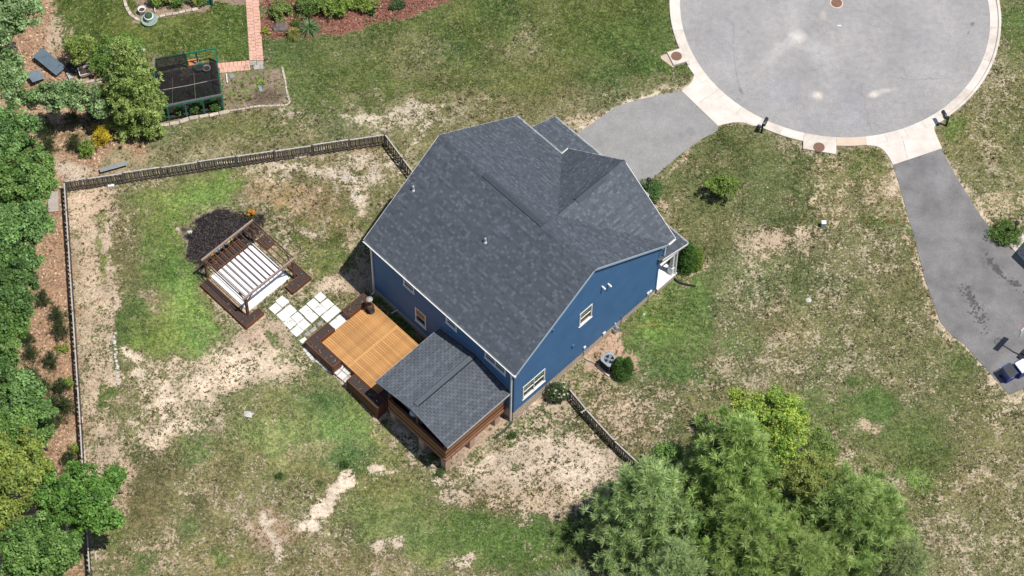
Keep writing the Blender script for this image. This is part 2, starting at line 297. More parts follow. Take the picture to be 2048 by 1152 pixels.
el(790, 1040, 60, 30, 0, .9, YG, None, .8); el(860, 1090, 50, 40, 0, .9, (.2, .25, .08), None, .85); el(730, 1040, 40, 40, 0, .85, (.16, .2, .07), None, .8); el(940, 1060, 110, 50, 10, .88, (.11, .17, .045), None, .85); el(1060, 1080, 120, 60, 0, .95, (.085, .15, .035), None, .9); el(680, 1120, 90, 40, 0, .55, (.2, .17, .09), (.55, .44, .33), .7)
el(790, 1015, 24, 8, -40, .9, DK, None, .8); el(745, 1035, 12, 10, 0, .9, DK, None, .8); el(640, 990, 8, 6, 0, .95, DK, None, .8); el(562, 955, 7, 12, 0, .98, DK, None, .9); el(800, 990, 90, 30, 15, .75, (.15, .18, .06), None, .6)
# around the screened porch and right side yard
pl([(770, 815), (800, 840), (890, 950), (960, 960), (1010, 855), (1080, 800), (1150, 800), (1285, 940), (1230, 1030), (1050, 1040), (920, 1000), (840, 940), (700, 800)], .26, (.1, .11, .05), (.56, .46, .365), .95, 1.1)
line([(715, 800), (780, 850), (850, 920), (880, 960)], 22, .4, (.1, .12, .045), SAND, .8, .7); el(1040, 850, 26, 14, 0, .8, (.1, .13, .05), None, .7); el(1020, 880, 14, 10, 0, .95, (.1, .17, .05), None, .8); el(1085, 850, 60, 22, 0, .5, (.13, .16, .07), None, .7); el(1050, 1000, 120, 26, 0, .42, (.14, .13, .06), (.55, .42, .3), .7)
for a in [(960, 930, 40, 8, -35), (1000, 910, 50, 10, -35), (1170, 945, 40, 40, 0), (1075, 815, 14, 14, 0), (1160, 835, 10, 14, 0), (1130, 900, 40, 30, 0), (930, 920, 24, 8, -35)]: el(*a, .12, None, (.68, .57, .46), .75)
# right lawn
pl([(1288, 560), (1440, 250), (1520, 270), (1610, 300), (1770, 300), (1810, 440), (1850, 560), (1880, 650), (2018, 795), (2120, 760), (2120, 1220), (1180, 1220), (1288, 940), (1090, 780)], .62, (.15, .15, .07), (.5, .43, .31), 1, .6)
pl([(1300, 380), (1440, 255), (1520, 275), (1610, 305), (1620, 440), (1560, 480), (1420, 520), (1380, 480)], .74, (.12, .135, .055), (.5, .41, .29), .95, 1.2)
el(1450, 280, 50, 22, 30, .9, (.1, .13, .045), None, .8); el(1540, 360, 50, 60, 0, .72, (.13, .145, .06), None, .7); el(1480, 470, 50, 30, 0, .5, OL, TAN, .6); el(1370, 400, 30, 20, 0, .55, OL, (.52, .42, .3), .6)
pl([(1620, 305), (1750, 303), (1790, 370), (1810, 440), (1615, 445)], .44, (.15, .15, .065), (.54, .44, .3), .9, .6); el(1730, 330, 40, 26, 0, .68, (.13, .16, .055), None, .8); line([(1612, 300), (1618, 440)], 6, .9, (.1, .12, .045), None, .6, .3)
el(1620, 445, 40, 9, -5, .8, (.1, .12, .04), None, .8); el(1750, 447, 34, 9, -5, .97, (.09, .14, .035), None, .9); el(1822, 452, 10, 14, 0, .97, (.12, .24, .05), None, .9)
el(1580, 490, 80, 36, -10, .2, (.13, .12, .06), (.58, .45, .33), .85); el(1700, 560, 120, 80, 0, .58, (.16, .155, .075), (.53, .455, .33), .8); el(1600, 560, 40, 50, 0, .7, (.1, .125, .045), None, .7); el(1500, 560, 60, 50, 0, .62, (.14, .17, .07), None, .6)
pl([(1275, 600), (1330, 560), (1420, 550), (1430, 640), (1410, 700), (1340, 760), (1260, 720), (1240, 670)], .86, (.12, .175, .055), (.52, .42, .3), .95, 1.1); el(1330, 655, 50, 30, 0, .97, (.12, .22, .05), None, .85); el(1400, 590, 30, 40, 0, .9, (.11, .18, .05), None, .8); el(1360, 600, 40, 20, -30, .95, (.11, .17, .05), None, .7)
el(1450, 730, 60, 34, 20, .5, OL, (.48, .39, .29), .8); el(1390, 800, 90, 40, 20, .52, (.14, .14, .06), (.48, .38, .28), .85); el(1250, 840, 70, 50, 30, .36, (.12, .115, .055), (.58, .45, .34), .9); el(1180, 770, 40, 30, 40, .6, (.1, .125, .045), (.5, .38, .28), .8); el(1480, 690, 40, 30, 0, .75, (.12, .18, .055), None, .7); el(1370, 740, 40, 20, 0, .9, (.12, .19, .055), None, .7)
el(1560, 660, 60, 40, 0, .5, OL, (.56, .44, .31), .7); el(1640, 690, 60, 40, 0, .6, (.14, .15, .06), None, .6); el(1560, 770, 60, 40, 0, .6, OL, (.46, .39, .28), .7)
el(1745, 800, 50, 38, 10, .98, (.085, .15, .04), None, .97, .35); el(1700, 830, 60, 34, 0, .95, (.1, .155, .045), None, .85); el(1620, 800, 30, 30, 0, .9, (.11, .17, .045), None, .8); el(1840, 890, 70, 60, 40, .92, (.11, .15, .045), None, .85); el(1830, 945, 22, 20, 0, .99, (.14, .27, .05), None, .95); el(1740, 930, 40, 70, 0, .85, (.13, .16, .055), None, .75); el(1870, 980, 40, 40, 0, .8, (.13, .16, .055), None, .7); el(1740, 855, 26, 14, 0, .2, OL, (.58, .45, .33), .8); el(1950, 860, 60, 60, 0, .56, (.16, .155, .065), (.52, .44, .32), .7); el(1930, 740, 26, 30, 30, .85, (.12, .16, .05), None, .7)
el(1960, 1040, 110, 90, 0, .56, (.18, .165, .08), (.52, .44, .32), .8); el(1720, 1000, 40, 60, 0, .35, OL, (.56, .44, .32), .7); el(1900, 790, 40, 30, 0, .6, (.15, .16, .06), None, .6); el(1850, 1090, 60, 40, 0, .6, (.17, .15, .075), None, .6)
# beyond the right driveway
pl([(1995, -60), (2120, -60), (2120, 560), (1960, 430), (1885, 300), (1890, 255), (1960, 190)], .62, (.16, .16, .07), (.5, .43, .31), 1, .8); el(2035, 60, 40, 60, 0, .9, (.1, .14, .04), None, .85); el(1915, 262, 34, 22, -20, .97, (.1, .16, .04), None, .9); el(2010, 240, 40, 60, 0, .75, (.14, .16, .055), None, .6); el(1990, 400, 50, 30, 0, .4, OL, (.58, .47, .31), .7)
line([(1783, 330), (1815, 440), (1850, 565), (1880, 650), (1930, 695), (2018, 793), (2060, 775)], 10, .1, None, (.66, .53, .4), .9, .3); line([(1884, 297), (1935, 390), (1990, 468)], 8, .15, None, (.66, .53, .4), .85, .3)
line([(1280, 372), (1350, 320), (1437, 252)], 7, .2, None, (.62, .5, .38), .8, .3)
# beds: dark mulch by the pergola, red mulch at the top, chips by the house, the vegetable plots
pl([(374, 505), (378, 470), (400, 440), (430, 424), (475, 424), (520, 440), (527, 452), (500, 490), (430, 530), (385, 525)], 0, None, (.03, .026, .028), 1, .35)
pl([(522, 80), (600, 75), (700, 58), (800, 35), (885, 8), (910, -40), (520, -40)], .02, None, (.26, .12, .09), 1, .3)
pl([(1165, 705), (1215, 668), (1262, 690), (1272, 735), (1258, 765), (1225, 760)], .1, None, (.5, .34, .25), .9, .6)
pl([(447, 147), (566, 138), (578, 205), (450, 222)], .25, (.16, .2, .06), (.3, .23, .18), 1, .2, True); el(535, 190, 26, 14, 0, .05, None, (.14, .1, .085), .9); el(490, 155, 40, 8, 0, .6, (.18, .22, .06), None, .8); el(480, 185, 30, 8, 0, .6, (.2, .22, .05), None, .8)
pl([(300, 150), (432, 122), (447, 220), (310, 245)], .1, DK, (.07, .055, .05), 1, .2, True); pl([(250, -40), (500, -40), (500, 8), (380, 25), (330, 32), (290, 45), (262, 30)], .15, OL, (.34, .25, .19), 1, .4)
el(1115, 800, 36, 20, 0, .15, DK, (.45, .34, .25), .8); el(1385, 530, 30, 14, 0, .1, None, (.5, .35, .25), .8); el(1303, 400, 30, 16, 0, .2, None, (.54, .42, .32), .7)
# hard ground carries no grass
CUL = np.array([20.09, 21.09]); CR = 9.84
DRV1 = [(1365, 182), (1437, 251), (1400, 280), (1350, 318), (1310, 352), (1280, 372)]; DRV1U = [(1150, 270), (1180, 250), (1215, 225), (1250, 207), (1320, 190)]
DRV2 = [(1785, 328), (1800, 375), (1815, 430), (1830, 480), (1850, 560), (1870, 615), (1881, 645), (1905, 672), (1930, 690), (1960, 725), (1985, 752), (2018, 790), (2048, 777), (2180, 720), (2180, 590), (2048, 520), (2000, 480), (1960, 430), (1935, 390), (1910, 350), (1882, 297)]
drv1 = [G(*p)[:2] for p in DRV1]+[W(-5.2, 14.5)[:2], W(-10.9, 14.5)[:2]]+[G(*p)[:2] for p in DRV1U]
drv2 = [G(*p)[:2] for p in DRV2]
hard = np.zeros(X.shape)
APR = [[(1381, 122), (1389, 140), (1387, 155), (1363, 182), (1436, 252), (1470, 245), (1505, 252), (1450, 200)], [(1735, 291), (1766, 300), (1786, 330), (1884, 297), (1868, 258), (1886, 240), (1800, 265)], [(1334, 104), (1361, 95), (1380, 120), (1347, 131)], [(1607, 277), (1606, 298), (1673, 309), (1673, 284)]]
for q in [drv1, drv2]+[[G(*p)[:2] for p in a_] for a_ in APR]: hard = np.maximum(hard, ss(sd_poly(X, Y, q), .1))
hard = np.maximum(hard, ss(np.hypot(X-CUL[0], Y-CUL[1])-(CR+.66), .1))
U_ = (X-HO[0])*HU[0]+(Y-HO[1])*HU[1]; V_ = (X-HO[0])*HV[0]+(Y-HO[1])*HV[1]
def rect(u0, u1, v0, v1): return ss(np.maximum(np.maximum(u0-U_, U_-u1), np.maximum(v0-V_, V_-v1)), .1)
for r_ in ((-11.5, 0, 0, 14), (-11.7, -5.3, -5.5, -.75), (-19.2, -15.75, -6.3, -3), (-19, -14.8, -7.25, -6.3), (-15.5, -14.8, -7.2, -5.8), (-20.2, -19, -5.8, -3.4), (-15.3, -14.7, -3.7, -2.2), (-16.3, -14.7, -2.8, -2.2), (1.05, 1.95, 5.9, 6.8)): hard = np.maximum(hard, rect(*r_))
lay(rect(-5.6, -.3, -4.9, 0), .05, DK, (.42, .32, .24))
cov = np.where(cov > .02, np.clip(.1+.84*cov+.42*fbm(X, Y, .4, 51)+.55*fbm(X, Y, 1.7, 71, 3), 0, 1), cov)*(1-hard)
lum_ = (grs*np.array([.3, .6, .1])).sum(-1, keepdims=True); grs[:] = grs*.8+.2*lum_*np.array([1.12, 1.04, .62])
grs *= np.array([.98, 1.04, .96])*(1+.5*fbm(X, Y, .7, 81, 3))[..., None]*(1+np.array([.5, .15, .2])*fbm(X, Y, .3, 85, 3)[..., None])
soil *= np.array([.96, .98, 1.0])*(1+.35*fbm(X, Y, .9, 87, 4))[..., None]
vs = np.stack([X, Y, HF(X, Y)-.03*hard+.05*fbm(X, Y, .5, 91)*(1-hard)], -1).reshape(-1, 3); nx, ny = X.shape
ii = np.arange(nx*ny).reshape(nx, ny); q = np.stack([ii[:-1, :-1], ii[1:, :-1], ii[1:, 1:], ii[:-1, 1:]], -1).reshape(-1, 4)
me = bpy.data.meshes.new('ground'); me.vertices.add(len(vs)); me.vertices.foreach_set('co', vs.astype(np.float32).ravel())
me.loops.add(q.size); me.loops.foreach_set('vertex_index', q.astype(np.int32).ravel()); me.polygons.add(len(q)); me.polygons.foreach_set('loop_start', np.arange(0, q.size, 4, dtype=np.int32))
me.polygons.foreach_set('use_smooth', np.ones(len(q), bool)); me.update(calc_edges=True)
for nm, arr in (('soil', soil), ('grass', grs)):
    c = np.ones((len(vs), 4), np.float32); c[:, :3] = arr.reshape(-1, 3); me.attributes.new(nm, 'FLOAT_COLOR', 'POINT').data.foreach_set('color', c.ravel())
me.attributes.new('cover', 'FLOAT', 'POINT').data.foreach_set('value', cov.astype(np.float32).ravel())
m, t, b = nodes('lawn_and_soil', .95, .1)
def at_(n): a = t.nodes.new('ShaderNodeAttribute'); a.attribute_name = n; return a
n1 = noise(t, 3.2, 5, .68); n2 = noise(t, .9, 4, .6); n3 = noise(t, 7.5, 3, .62)
a_c = at_('cover').outputs['Fac']
f = math_(t, 'ADD', math_(t, 'MULTIPLY', math_(t, 'SUBTRACT', n1, .5), 1.9), math_(t, 'MULTIPLY_ADD', a_c, 1.3, -.62))
f = math_(t, 'ADD', f, math_(t, 'MULTIPLY', math_(t, 'SUBTRACT', n3, .5), 2.6))
mr = t.nodes.new('ShaderNodeMapRange'); mr.interpolation_type = 'SMOOTHSTEP'; t.links.new(f, mr.inputs[0]); mr.inputs[1].default_value = -.07; mr.inputs[2].default_value = .09
sc = mix(t, 1., at_('soil').outputs['Color'], ramp(t, n2, [(.3, (.8, .78, .76)), (.7, (1.16, 1.15, 1.12))]), 'MULTIPLY')
sc = mix(t, 1., sc, ramp(t, n3, [(.3, (.72, .7, .68)), (.55, (1.0, 1.0, 1.0)), (.75, (1.2, 1.2, 1.2))]), 'MULTIPLY')
n5 = noise(t, 6.5, 6, .7); sc = mix(t, 1., sc, ramp(t, n5, [(.36, (.6, .52, .44)), (.5, (1., 1., 1.)), (.7, (1.08, 1.08, 1.08))]), 'MULTIPLY')
gc = mix(t, 1., at_('grass').outputs['Color'], ramp(t, n1, [(.35, (.55, .6, .55)), (.68, (1.4, 1.32, 1.3))]), 'MULTIPLY'); gc = mix(t, 1., gc, ramp(t, n5, [(.36, (.6, .64, .6)), (.5, (1, 1, 1)), (.64, (1.55, 1.4, 1.5))]), 'MULTIPLY')
t.links.new(mix(t, mr.outputs[0], sc, gc), b.inputs['Base Color']); bump(t, b, math_(t, 'ADD', n3, mr.outputs[0]), .55, .05); M['ground'] = m
me.materials.append(m); gobj = link(bpy.data.objects.new('ground', me)); gobj['kind'] = 'structure'
def samp(arr, x, y):
    i = np.clip(np.round((x+36)/.16).astype(int), 0, 450)+np.searchsorted(GX, -36-1e-6); j = np.clip(np.round((y+24)/.16).astype(int), 0, 325)+np.searchsorted(GY, -24-1e-6); return arr[i, j]
# grass: short tufts wherever the sod is alive
N = 620000; x = RNG.uniform(-34, 34, N); y = RNG.uniform(-21, 24, N)
c = samp(cov, x, y); pat = fbm(x, y, 4.2, 131, 2); keep = (RNG.random(N) < np.clip(c*1.1, .1, 1)*.85) & (pat > .2-c*.42) & (c > .03)
x, y, c = x[keep], y[keep], c[keep]; n = len(x); g = samp(grs, x, y)
g = g*np.array([.82, 1.02, .82])*(.45+.95*RNG.random((n, 1)))*(1+.35*fbm(x, y, .8, 141)[:, None]); dry = (fbm(x, y, 5.5, 161, 2) > .165+.12*c) | (RNG.random(n) < .05); g[dry] = np.array([.5, .42, .29])*(.7+.5*RNG.random((dry.sum(), 1)))
K = 3; xx = np.repeat(x, K)+RNG.normal(0, .03, n*K); yy = np.repeat(y, K)+RNG.normal(0, .03, n*K); zz = HF(xx, yy)-.02
an = RNG.uniform(0, 2*math.pi, n*K); hh = RNG.uniform(.035, .1, n*K); ln = RNG.uniform(.02, .09, n*K); bw = RNG.uniform(.018, .042, n*K)
dx, dy = np.cos(an), np.sin(an); p0 = np.stack([xx-dy*bw, yy+dx*bw, zz], -1); p1 = np.stack([xx+dy*bw, yy-dx*bw, zz], -1); p2 = np.stack([xx+dx*ln, yy+dy*ln, zz+hh], -1)
grass = npmesh('grass', np.stack([p0, p1, p2], 1), 3, np.repeat(g, K, axis=0), M['blade'], kind='stuff'); tag(grass, 'short patchy lawn grass growing over the sandy lots', 'grass')
# scattered bunches on the bare ground
N = 30000; x = RNG.uniform(-34, 34, N); y = RNG.uniform(-21, 24, N); c = samp(cov, x, y); h_ = samp(hard, x, y); wd_ = np.abs(samp(soil, x, y)-np.array(LIT)).sum(-1); keep = (c > .04) & (c < .62) & (h_ < .05) & (wd_ > .12) & (RNG.random(N) < .85) & (fbm(x, y, .8, 151) > -.12)
x, y = x[keep], y[keep]; n = len(x); K = 15; g = np.array([.1, .105, .045])*(.6+.9*RNG.random((n, 1)))*(1+np.array([.35, 0, 0])*RNG.random((n, 1))); rd = np.repeat(RNG.uniform(.025, .075, n), K)
xx = np.repeat(x, K)+RNG.normal(0, 1, n*K)*rd; yy = np.repeat(y, K)+RNG.normal(0, 1, n*K)*rd; zz = HF(xx, yy)-.01; an = RNG.uniform(0, 6.283, n*K); hh = RNG.uniform(.04, .11, n*K); ln = RNG.uniform(.02, .08, n*K); bw = RNG.uniform(.015, .03, n*K); dx, dy = np.cos(an), np.sin(an)
gb_ = npmesh('grass_bunches', np.stack([np.stack([xx-dy*bw, yy+dx*bw, zz], -1), np.stack([xx+dy*bw, yy-dx*bw, zz], -1), np.stack([xx+dx*ln, yy+dy*ln, zz+hh], -1)], 1), 3, np.repeat(g, K, axis=0)*(.7+.6*RNG.random((n*K, 1))), M['blade'], kind='stuff'); tag(gb_, 'dark wiry grass bunches dotted over the bare sandy ground', 'grass')
# mulch chips on the two planted beds
for nm_, lb_, poly, pal_, N in (('mulch_chips', 'black mulch spread in a bed beside the pergola', [(374, 505), (378, 470), (400, 440), (430, 424), (475, 424), (520, 440), (527, 452), (500, 490), (430, 530), (385, 525)], [(.03, .026, .028), (.055, .045, .045), (.02, .018, .02), (.085, .07, .065)], 6000), ('mulch_chips', 'red mulch spread in the flower bed at the top edge', [(522, 80), (600, 75), (700, 58), (800, 35), (885, 8), (910, -20), (520, -20)], [(.32, .15, .11), (.22, .09, .07), (.42, .25, .19), (.14, .06, .05)], 6000)):
    P = np.array([G(*p)[:2] for p in poly]); x = RNG.uniform(P[:, 0].min(), P[:, 0].max(), N); y = RNG.uniform(P[:, 1].min(), P[:, 1].max(), N); k = sd_poly(x, y, P) < .12*RNG.normal(0, 1, N); x, y = x[k], y[k]; n = len(x); an = RNG.uniform(0, 6.283, n); L = RNG.uniform(.03, .1, n); zz = HF(x, y)+RNG.uniform(.01, .06, n); tl = RNG.normal(0, .025, (n, 4))
    q = np.stack([np.stack([x+L*np.cos(an+k_*1.571)*(1 if k_ % 2 else .45), y+L*np.sin(an+k_*1.571)*(1 if k_ % 2 else .45), zz+tl[:, k_]], -1) for k_ in range(4)], 1); tag(npmesh(nm_, q, 4, np.array(pal_)[RNG.integers(0, 4, n)], M['litter'], kind='stuff'), lb_, 'mulch')
# fallen leaves under the woods
N = 26000; x = RNG.uniform(-34, -20, N); y = RNG.uniform(-20, 21, N); s_ = samp(soil, x, y); h_ = samp(hard, x, y)
fl, fh = G(133, 384), G(184, 1160); keep = (np.abs(s_-np.array(LIT)).sum(-1) < .22) & (s_[:, 0]-s_[:, 1] > .095) & (h_ < .1) & ((y > fl[1]) | (x < fl[0]+(y-fl[1])*(fh[0]-fl[0])/(fh[1]-fl[1])-.1)); x, y = x[keep], y[keep]; n = len(x)
an = RNG.uniform(0, 6.28, n); L = RNG.uniform(.05, .11, n); zz = HF(x, y)+RNG.uniform(.01, .05, n); tl = RNG.normal(0, .03, (n, 4))
q = np.stack([np.stack([x+L*np.cos(an+k*1.571)*(1 if k % 2 else .6), y+L*np.sin(an+k*1.571)*(1 if k % 2 else .6), zz+tl[:, k]], -1) for k in range(4)], 1)
pal = np.array([(.42, .25, .15), (.5, .33, .22), (.32, .18, .11), (.55, .42, .3), (.25, .15, .1)]); tag(npmesh('fallen_leaves', q, 4, pal[RNG.integers(0, 5, n)]*(.8+.4*RNG.random((n, 1))), M['litter'], kind='stuff'), 'brown dead leaves lying under the trees by the side fence', 'leaves')
# ------------------------------------------------------------------ street: turning circle, kerb, aprons, driveways
m, t, b = nodes('street_asphalt', .92, .2); a = t.nodes.new('ShaderNodeAttribute'); a.attribute_name = 'Col'
n1 = noise(t, 26, 3, .7); n2 = noise(t, .35, 5, .6); n4 = noise(t, 2.6, 6, .7)
c = mix(t, 1., a.outputs['Color'], ramp(t, n1, [(.25, (.66, .66, .66)), (.5, (1, 1, 1)), (.78, (1.3, 1.29, 1.28))]), 'MULTIPLY'); c = mix(t, 1., c, ramp(t, n2, [(.3, (.86, .86, .87)), (.7, (1.12, 1.11, 1.1))]), 'MULTIPLY')
c = mix(t, 1., c, ramp(t, n4, [(.3, (.86, .86, .87)), (.7, (1.1, 1.1, 1.09))]), 'MULTIPLY'); t.links.new(c, b.inputs['Base Color']); bump(t, b, n1, .3, .01); M['asphalt'] = m
nr, na = 90, 220; rr = np.concatenate([[0.02], np.linspace(.15, CR, nr-1)]); th = np.linspace(0, 2*math.pi, na, endpoint=False)
R_, T_ = np.meshgrid(rr, th, indexing='ij'); PX = CUL[0]+R_*np.cos(T_); PY = CUL[1]+R_*np.sin(T_); PZ = .012+.04*(1-(R_/CR)**2)
cc = np.empty(PX.shape+(3,)); cc[:] = (.325, .316, .315)
wx = PX+.5*fbm(PX, PY, .8, 201); wy = PY+.5*fbm(PX, PY, .8, 203)
def stain(px_, py_, rx, ry, rot, col, k):
    p = G(px_, py_); a_ = -math.radians(rot); u = (wx-p[0])*math.cos(a_)+(wy-p[1])*math.sin(a_); v = -(wx-p[0])*math.sin(a_)+(wy-p[1])*math.cos(a_)
    w_ = np.clip(1.25-np.hypot(u/(rx/33.7), v/(ry/29.5)), 0, 1)*k; cc[:] = cc+(np.array(col)-cc)*w_[..., None]
LT = (.5, .48, .46)
stain(1590, 40, 22, 60, 0, (.43, .42, .41), .7); stain(1597, 72, 20, 14, 0, (.66, .62, .58), .9); stain(1585, 88, 22, 16, 0, LT, .6); stain(1640, 110, 30, 60, -35, (.42, .41, .41), .7); stain(1555, 105, 40, 14, -45, (.45, .435, .425), .8); stain(1637, 192, 12, 9, 0, (.66, .6, .54), 1.); stain(1748, 187, 12, 7, -20, (.64, .58, .52), 1.); stain(1770, 180, 26, 5, -10, LT, .7)
stain(1560, 180, 40, 30, 0, (.29, .29, .305), .8); stain(1700, 220, 30, 60, 0, (.3, .3, .315), .7); stain(1645, 240, 60, 16, 0, (.3, .3, .315), .6); stain(1450, 80, 40, 90, 0, (.35, .345, .35), .6); stain(1870, 100, 50, 90, 0, (.36, .35, .355), .6); stain(1648, 30, 8, 12, 0, (.5, .44, .39), .7)
for p in ((1948, 50, 4, 4), (1500, 66, 2, 2), (1530, 182, 2, 2), (1482, 182, 4, 4), (1480, 198, 2, 3), (1847, 104, 3, 2), (1937, 68, 2, 2), (1394, 62, 2, 2)): stain(*p, 0, (.09, .09, .1), 1.)
vs = np.stack([PX, PY, PZ], -1).reshape(-1, 3); fs = []
for i in range(nr-1):
    for k in range(na): fs.append((i*na+k, (i+1)*na+k, (i+1)*na+(k+1) % na, i*na+(k+1) % na))
road = MB(); road.v = [tuple(p) for p in vs]; road.f = fs; road.c = [(*c_, 1) for c_ in cc.reshape(-1, 3)]
road = road.build('road', M['asphalt'], smooth=True, kind='structure')
# street leading away to the north, out of the picture
st = MB(); st.prism([(CUL[0]-4, CUL[1]+9), (CUL[0]+4, CUL[1]+9), (CUL[0]+6, CUL[1]+120), (CUL[0]-2, CUL[1]+120)], -.1, .008); me_ = st.build('street', M['asphalt'], kind='structure')
me_.data.attributes.new('Col', 'FLOAT_COLOR', 'POINT').data.foreach_set('color', np.tile([.345, .338, .345, 1], len(me_.data.vertices)).astype(np.float32))
def crack(pts, wd, parent, mt, z=.02, jit=.05, name='crack'):
    q = [G(*p)[:2] for p in pts]; out = []
    for a_, b_ in zip(q[:-1], q[1:]):
        n = max(2, int(np.linalg.norm(b_-a_)/.18)); out += [a_+(b_-a_)*i/n for i in range(n)]
    out = [p+RNG.normal(0, jit, 2) for p in out]; mb = MB(); n = len(out)
    for i in range(n-1):
        d = out[i+1]-out[i]; d = d/np.linalg.norm(d); k = np.array([-d[1], d[0]])*wd*(.4+RNG.random())/2
        zz = [z+.04*(1-min(1, np.hypot(*(p-CUL))/CR)**2) for p in (out[i], out[i+1])]
        mb.add([(*(out[i]-k), zz[0]), (*(out[i]+k), zz[0]), (*(out[i+1]+k), zz[1]), (*(out[i+1]-k), zz[1])], [(0, 3, 2, 1)])
    return mb.build(name, mt, parent)
M['crack'] = mat('crack_filler', (.24, .24, .245), (.18, .18, .185), 9, .9)
for p in ([(1466, 45), (1468, 120), (1475, 165), (1486, 190)], [(1720, 165), (1728, 200), (1738, 240), (1742, 270)], [(1785, 155), (1820, 160), (1890, 156)], [(1808, 135), (1815, 165)], [(1840, 258), (1848, 262)]): crack(p, .022, road, M['crack'])
crack([(1675, 52), (1690, 53)], .08, road, M['white'], .02, .01, 'paint_mark')
def angof(px_, py_): p = G(px_, py_); return math.atan2(p[1]-CUL[1], p[0]-CUL[0])
A1, A2, A3, A4 = angof(1384, 128), angof(1515, 252), angof(1733, 288), angof(1888, 238)
kerb = link(bpy.data.objects.new('kerb', None)); kerb['kind'] = 'structure'; kerb.location = (CUL[0], CUL[1], 0); BASE[kerb.name] = np.array([CUL[0], CUL[1], 0])
def ringseg(a0, a1, prof, n=8):
    mb = MB(); k = len(prof); vs = []
    for i in range(n+1):
        a_ = a0+(a1-a0)*i/n
        for r, z in prof: vs.append((CUL[0]+r*math.cos(a_), CUL[1]+r*math.sin(a_), z))
    fs = [(i*k+j, (i+1)*k+j, (i+1)*k+(j+1) % k, i*k+(j+1) % k) for i in range(n) for j in range(k)]
    fs += [tuple(range(k-1, -1, -1)), tuple(n*k+j for j in range(k))]; mb.add(vs, fs); return mb
RAISED = [(CR-.02, -.15), (CR-.02, .014), (CR+.46, .03), (CR+.5, .115), (CR+.52, .13), (CR+.63, .13), (CR+.66, .11), (CR+.66, -.15)]
FLAT = [(CR-.02, -.15), (CR-.02, .014), (CR+.46, .03), (CR+.66, .045), (CR+.66, -.15)]
kpal = [mat('kerb_concrete', (.66, .6, .54), (.5, .44, .385), 1.6, .88, .2, .12), mat('kerb_pale', (.7, .65, .6), (.58, .52, .46), 1.3, .88, .2, .1), mat('kerb_sandy', (.64, .52, .41), (.56, .45, .36), 1.6, .88, .2, .1)]
def norm(a_): return (a_+2*math.pi) % (2*math.pi)
A1n, A2n, A3n, A4n = map(norm, (A1, A2, A3, A4))     # going round from the left apron: A1 < A2 < A3 < A4
BX0, BX1 = norm(angof(1607, 277)), norm(angof(1673, 284))
k_ = 0
for a0, a1, prof, n in ((A1n, A2n, FLAT, 4), (A2n, BX0, RAISED, 2), (BX0, BX1, RAISED, 1), (BX1, A3n, RAISED, 1), (A3n, A4n, FLAT, 4), (A4n, A1n+2*math.pi, RAISED, 17)):
    st_ = (a1-a0)/n
    for i in range(n):
        mt = kpal[2] if (a0 == BX1) else kpal[k_ % 2] if prof is RAISED else kpal[1]; k_ += 1
        ringseg(a0+st_*i+.0006, a0+st_*(i+1)-.0006, prof).build('kerb_stone', mt, kerb)
def curve(pts, n=6):                    # smooth a chain of survey points
    P = [np.array(p, float) for p in pts]; out = []
    for i in range(len(P)-1):
        p0, p1, p2, p3 = P[max(i-1, 0)], P[i], P[i+1], P[min(i+2, len(P)-1)]
        for k in range(n):
            s_ = k/n; out.append(.5*((2*p1)+(-p0+p2)*s_+(2*p0-5*p1+4*p2-p3)*s_**2+(-p0+3*p1-3*p2+p3)*s_**3))
    out.append(P[-1]); return out
def apron(left, right, a0, a1, label):
    pts = [G(*p)[:2] for p in curve(left)]+[G(*p)[:2] for p in curve(right)][::-1]
    arc = [CUL+(CR+.64)*np.array([math.cos(a1+(a0-a1)*i/10), math.sin(a1+(a0-a1)*i/10)]) for i in range(11)]
    mb = MB(); mb.prism([tuple(p) for p in pts]+[tuple(p) for p in arc], -.15, .038); return mb.build('driveway_apron', kpal[1], kind='structure')
apron([(1381, 122), (1389, 140), (1387, 155), (1380, 168), (1363, 182)], [(1505, 252), (1488, 246), (1470, 245), (1452, 248), (1436, 252)], A1n, A2n, '')
apron([(1735, 291), (1752, 293), (1766, 300), (1777, 314), (1786, 330)], [(1886, 240), (1872, 250), (1868, 258), (1873, 272), (1884, 297)], A3n, A4n, '')
for p, q in (((1400, 205), (1458, 165)), ((1815, 318), (1802, 268))): crack([p, q], .03, kerb, mat('joint_line', (.42, .38, .34), (.36, .32, .29), 5), .043, .012, 'joint')
M['drive'] = mat('driveway_asphalt', (.305, .3, .295), (.24, .236, .232), .8, .92, .2); M['drive2'] = mat('driveway_sealed', (.235, .23, .231), (.14, .137, .138), .55, .9, .2)
for mt in (M['drive'], M['drive2']):
    t = mt.node_tree; b = t.nodes['Principled BSDF']; src = b.inputs['Base Color'].links[0].from_socket; n1 = noise(t, 24, 3, .7)
    t.links.new(mix(t, 1., src, ramp(t, n1, [(.25, (.68, .68, .68)), (.5, (1, 1, 1)), (.78, (1.35, 1.34, 1.33))]), 'MULTIPLY'), b.inputs['Base Color']); bump(t, b, n1, .3, .01)
def slabpoly(pts, z0, z1): mb = MB(); mb.prism([tuple(p) for p in pts], z0, z1); return mb
d1 = slabpoly([G(*p)[:2] for p in curve(DRV1, 4)]+[W(-5.2, 14.5)[:2], W(-10.9, 14.5)[:2]]+[G(*p)[:2] for p in curve(DRV1U, 4)], -.15, .02).build('driveway', M['drive'], kind='structure')
d2 = slabpoly([G(*p)[:2] for p in DRV2], -.15, .02).build('driveway', M['drive2'], kind='structure')
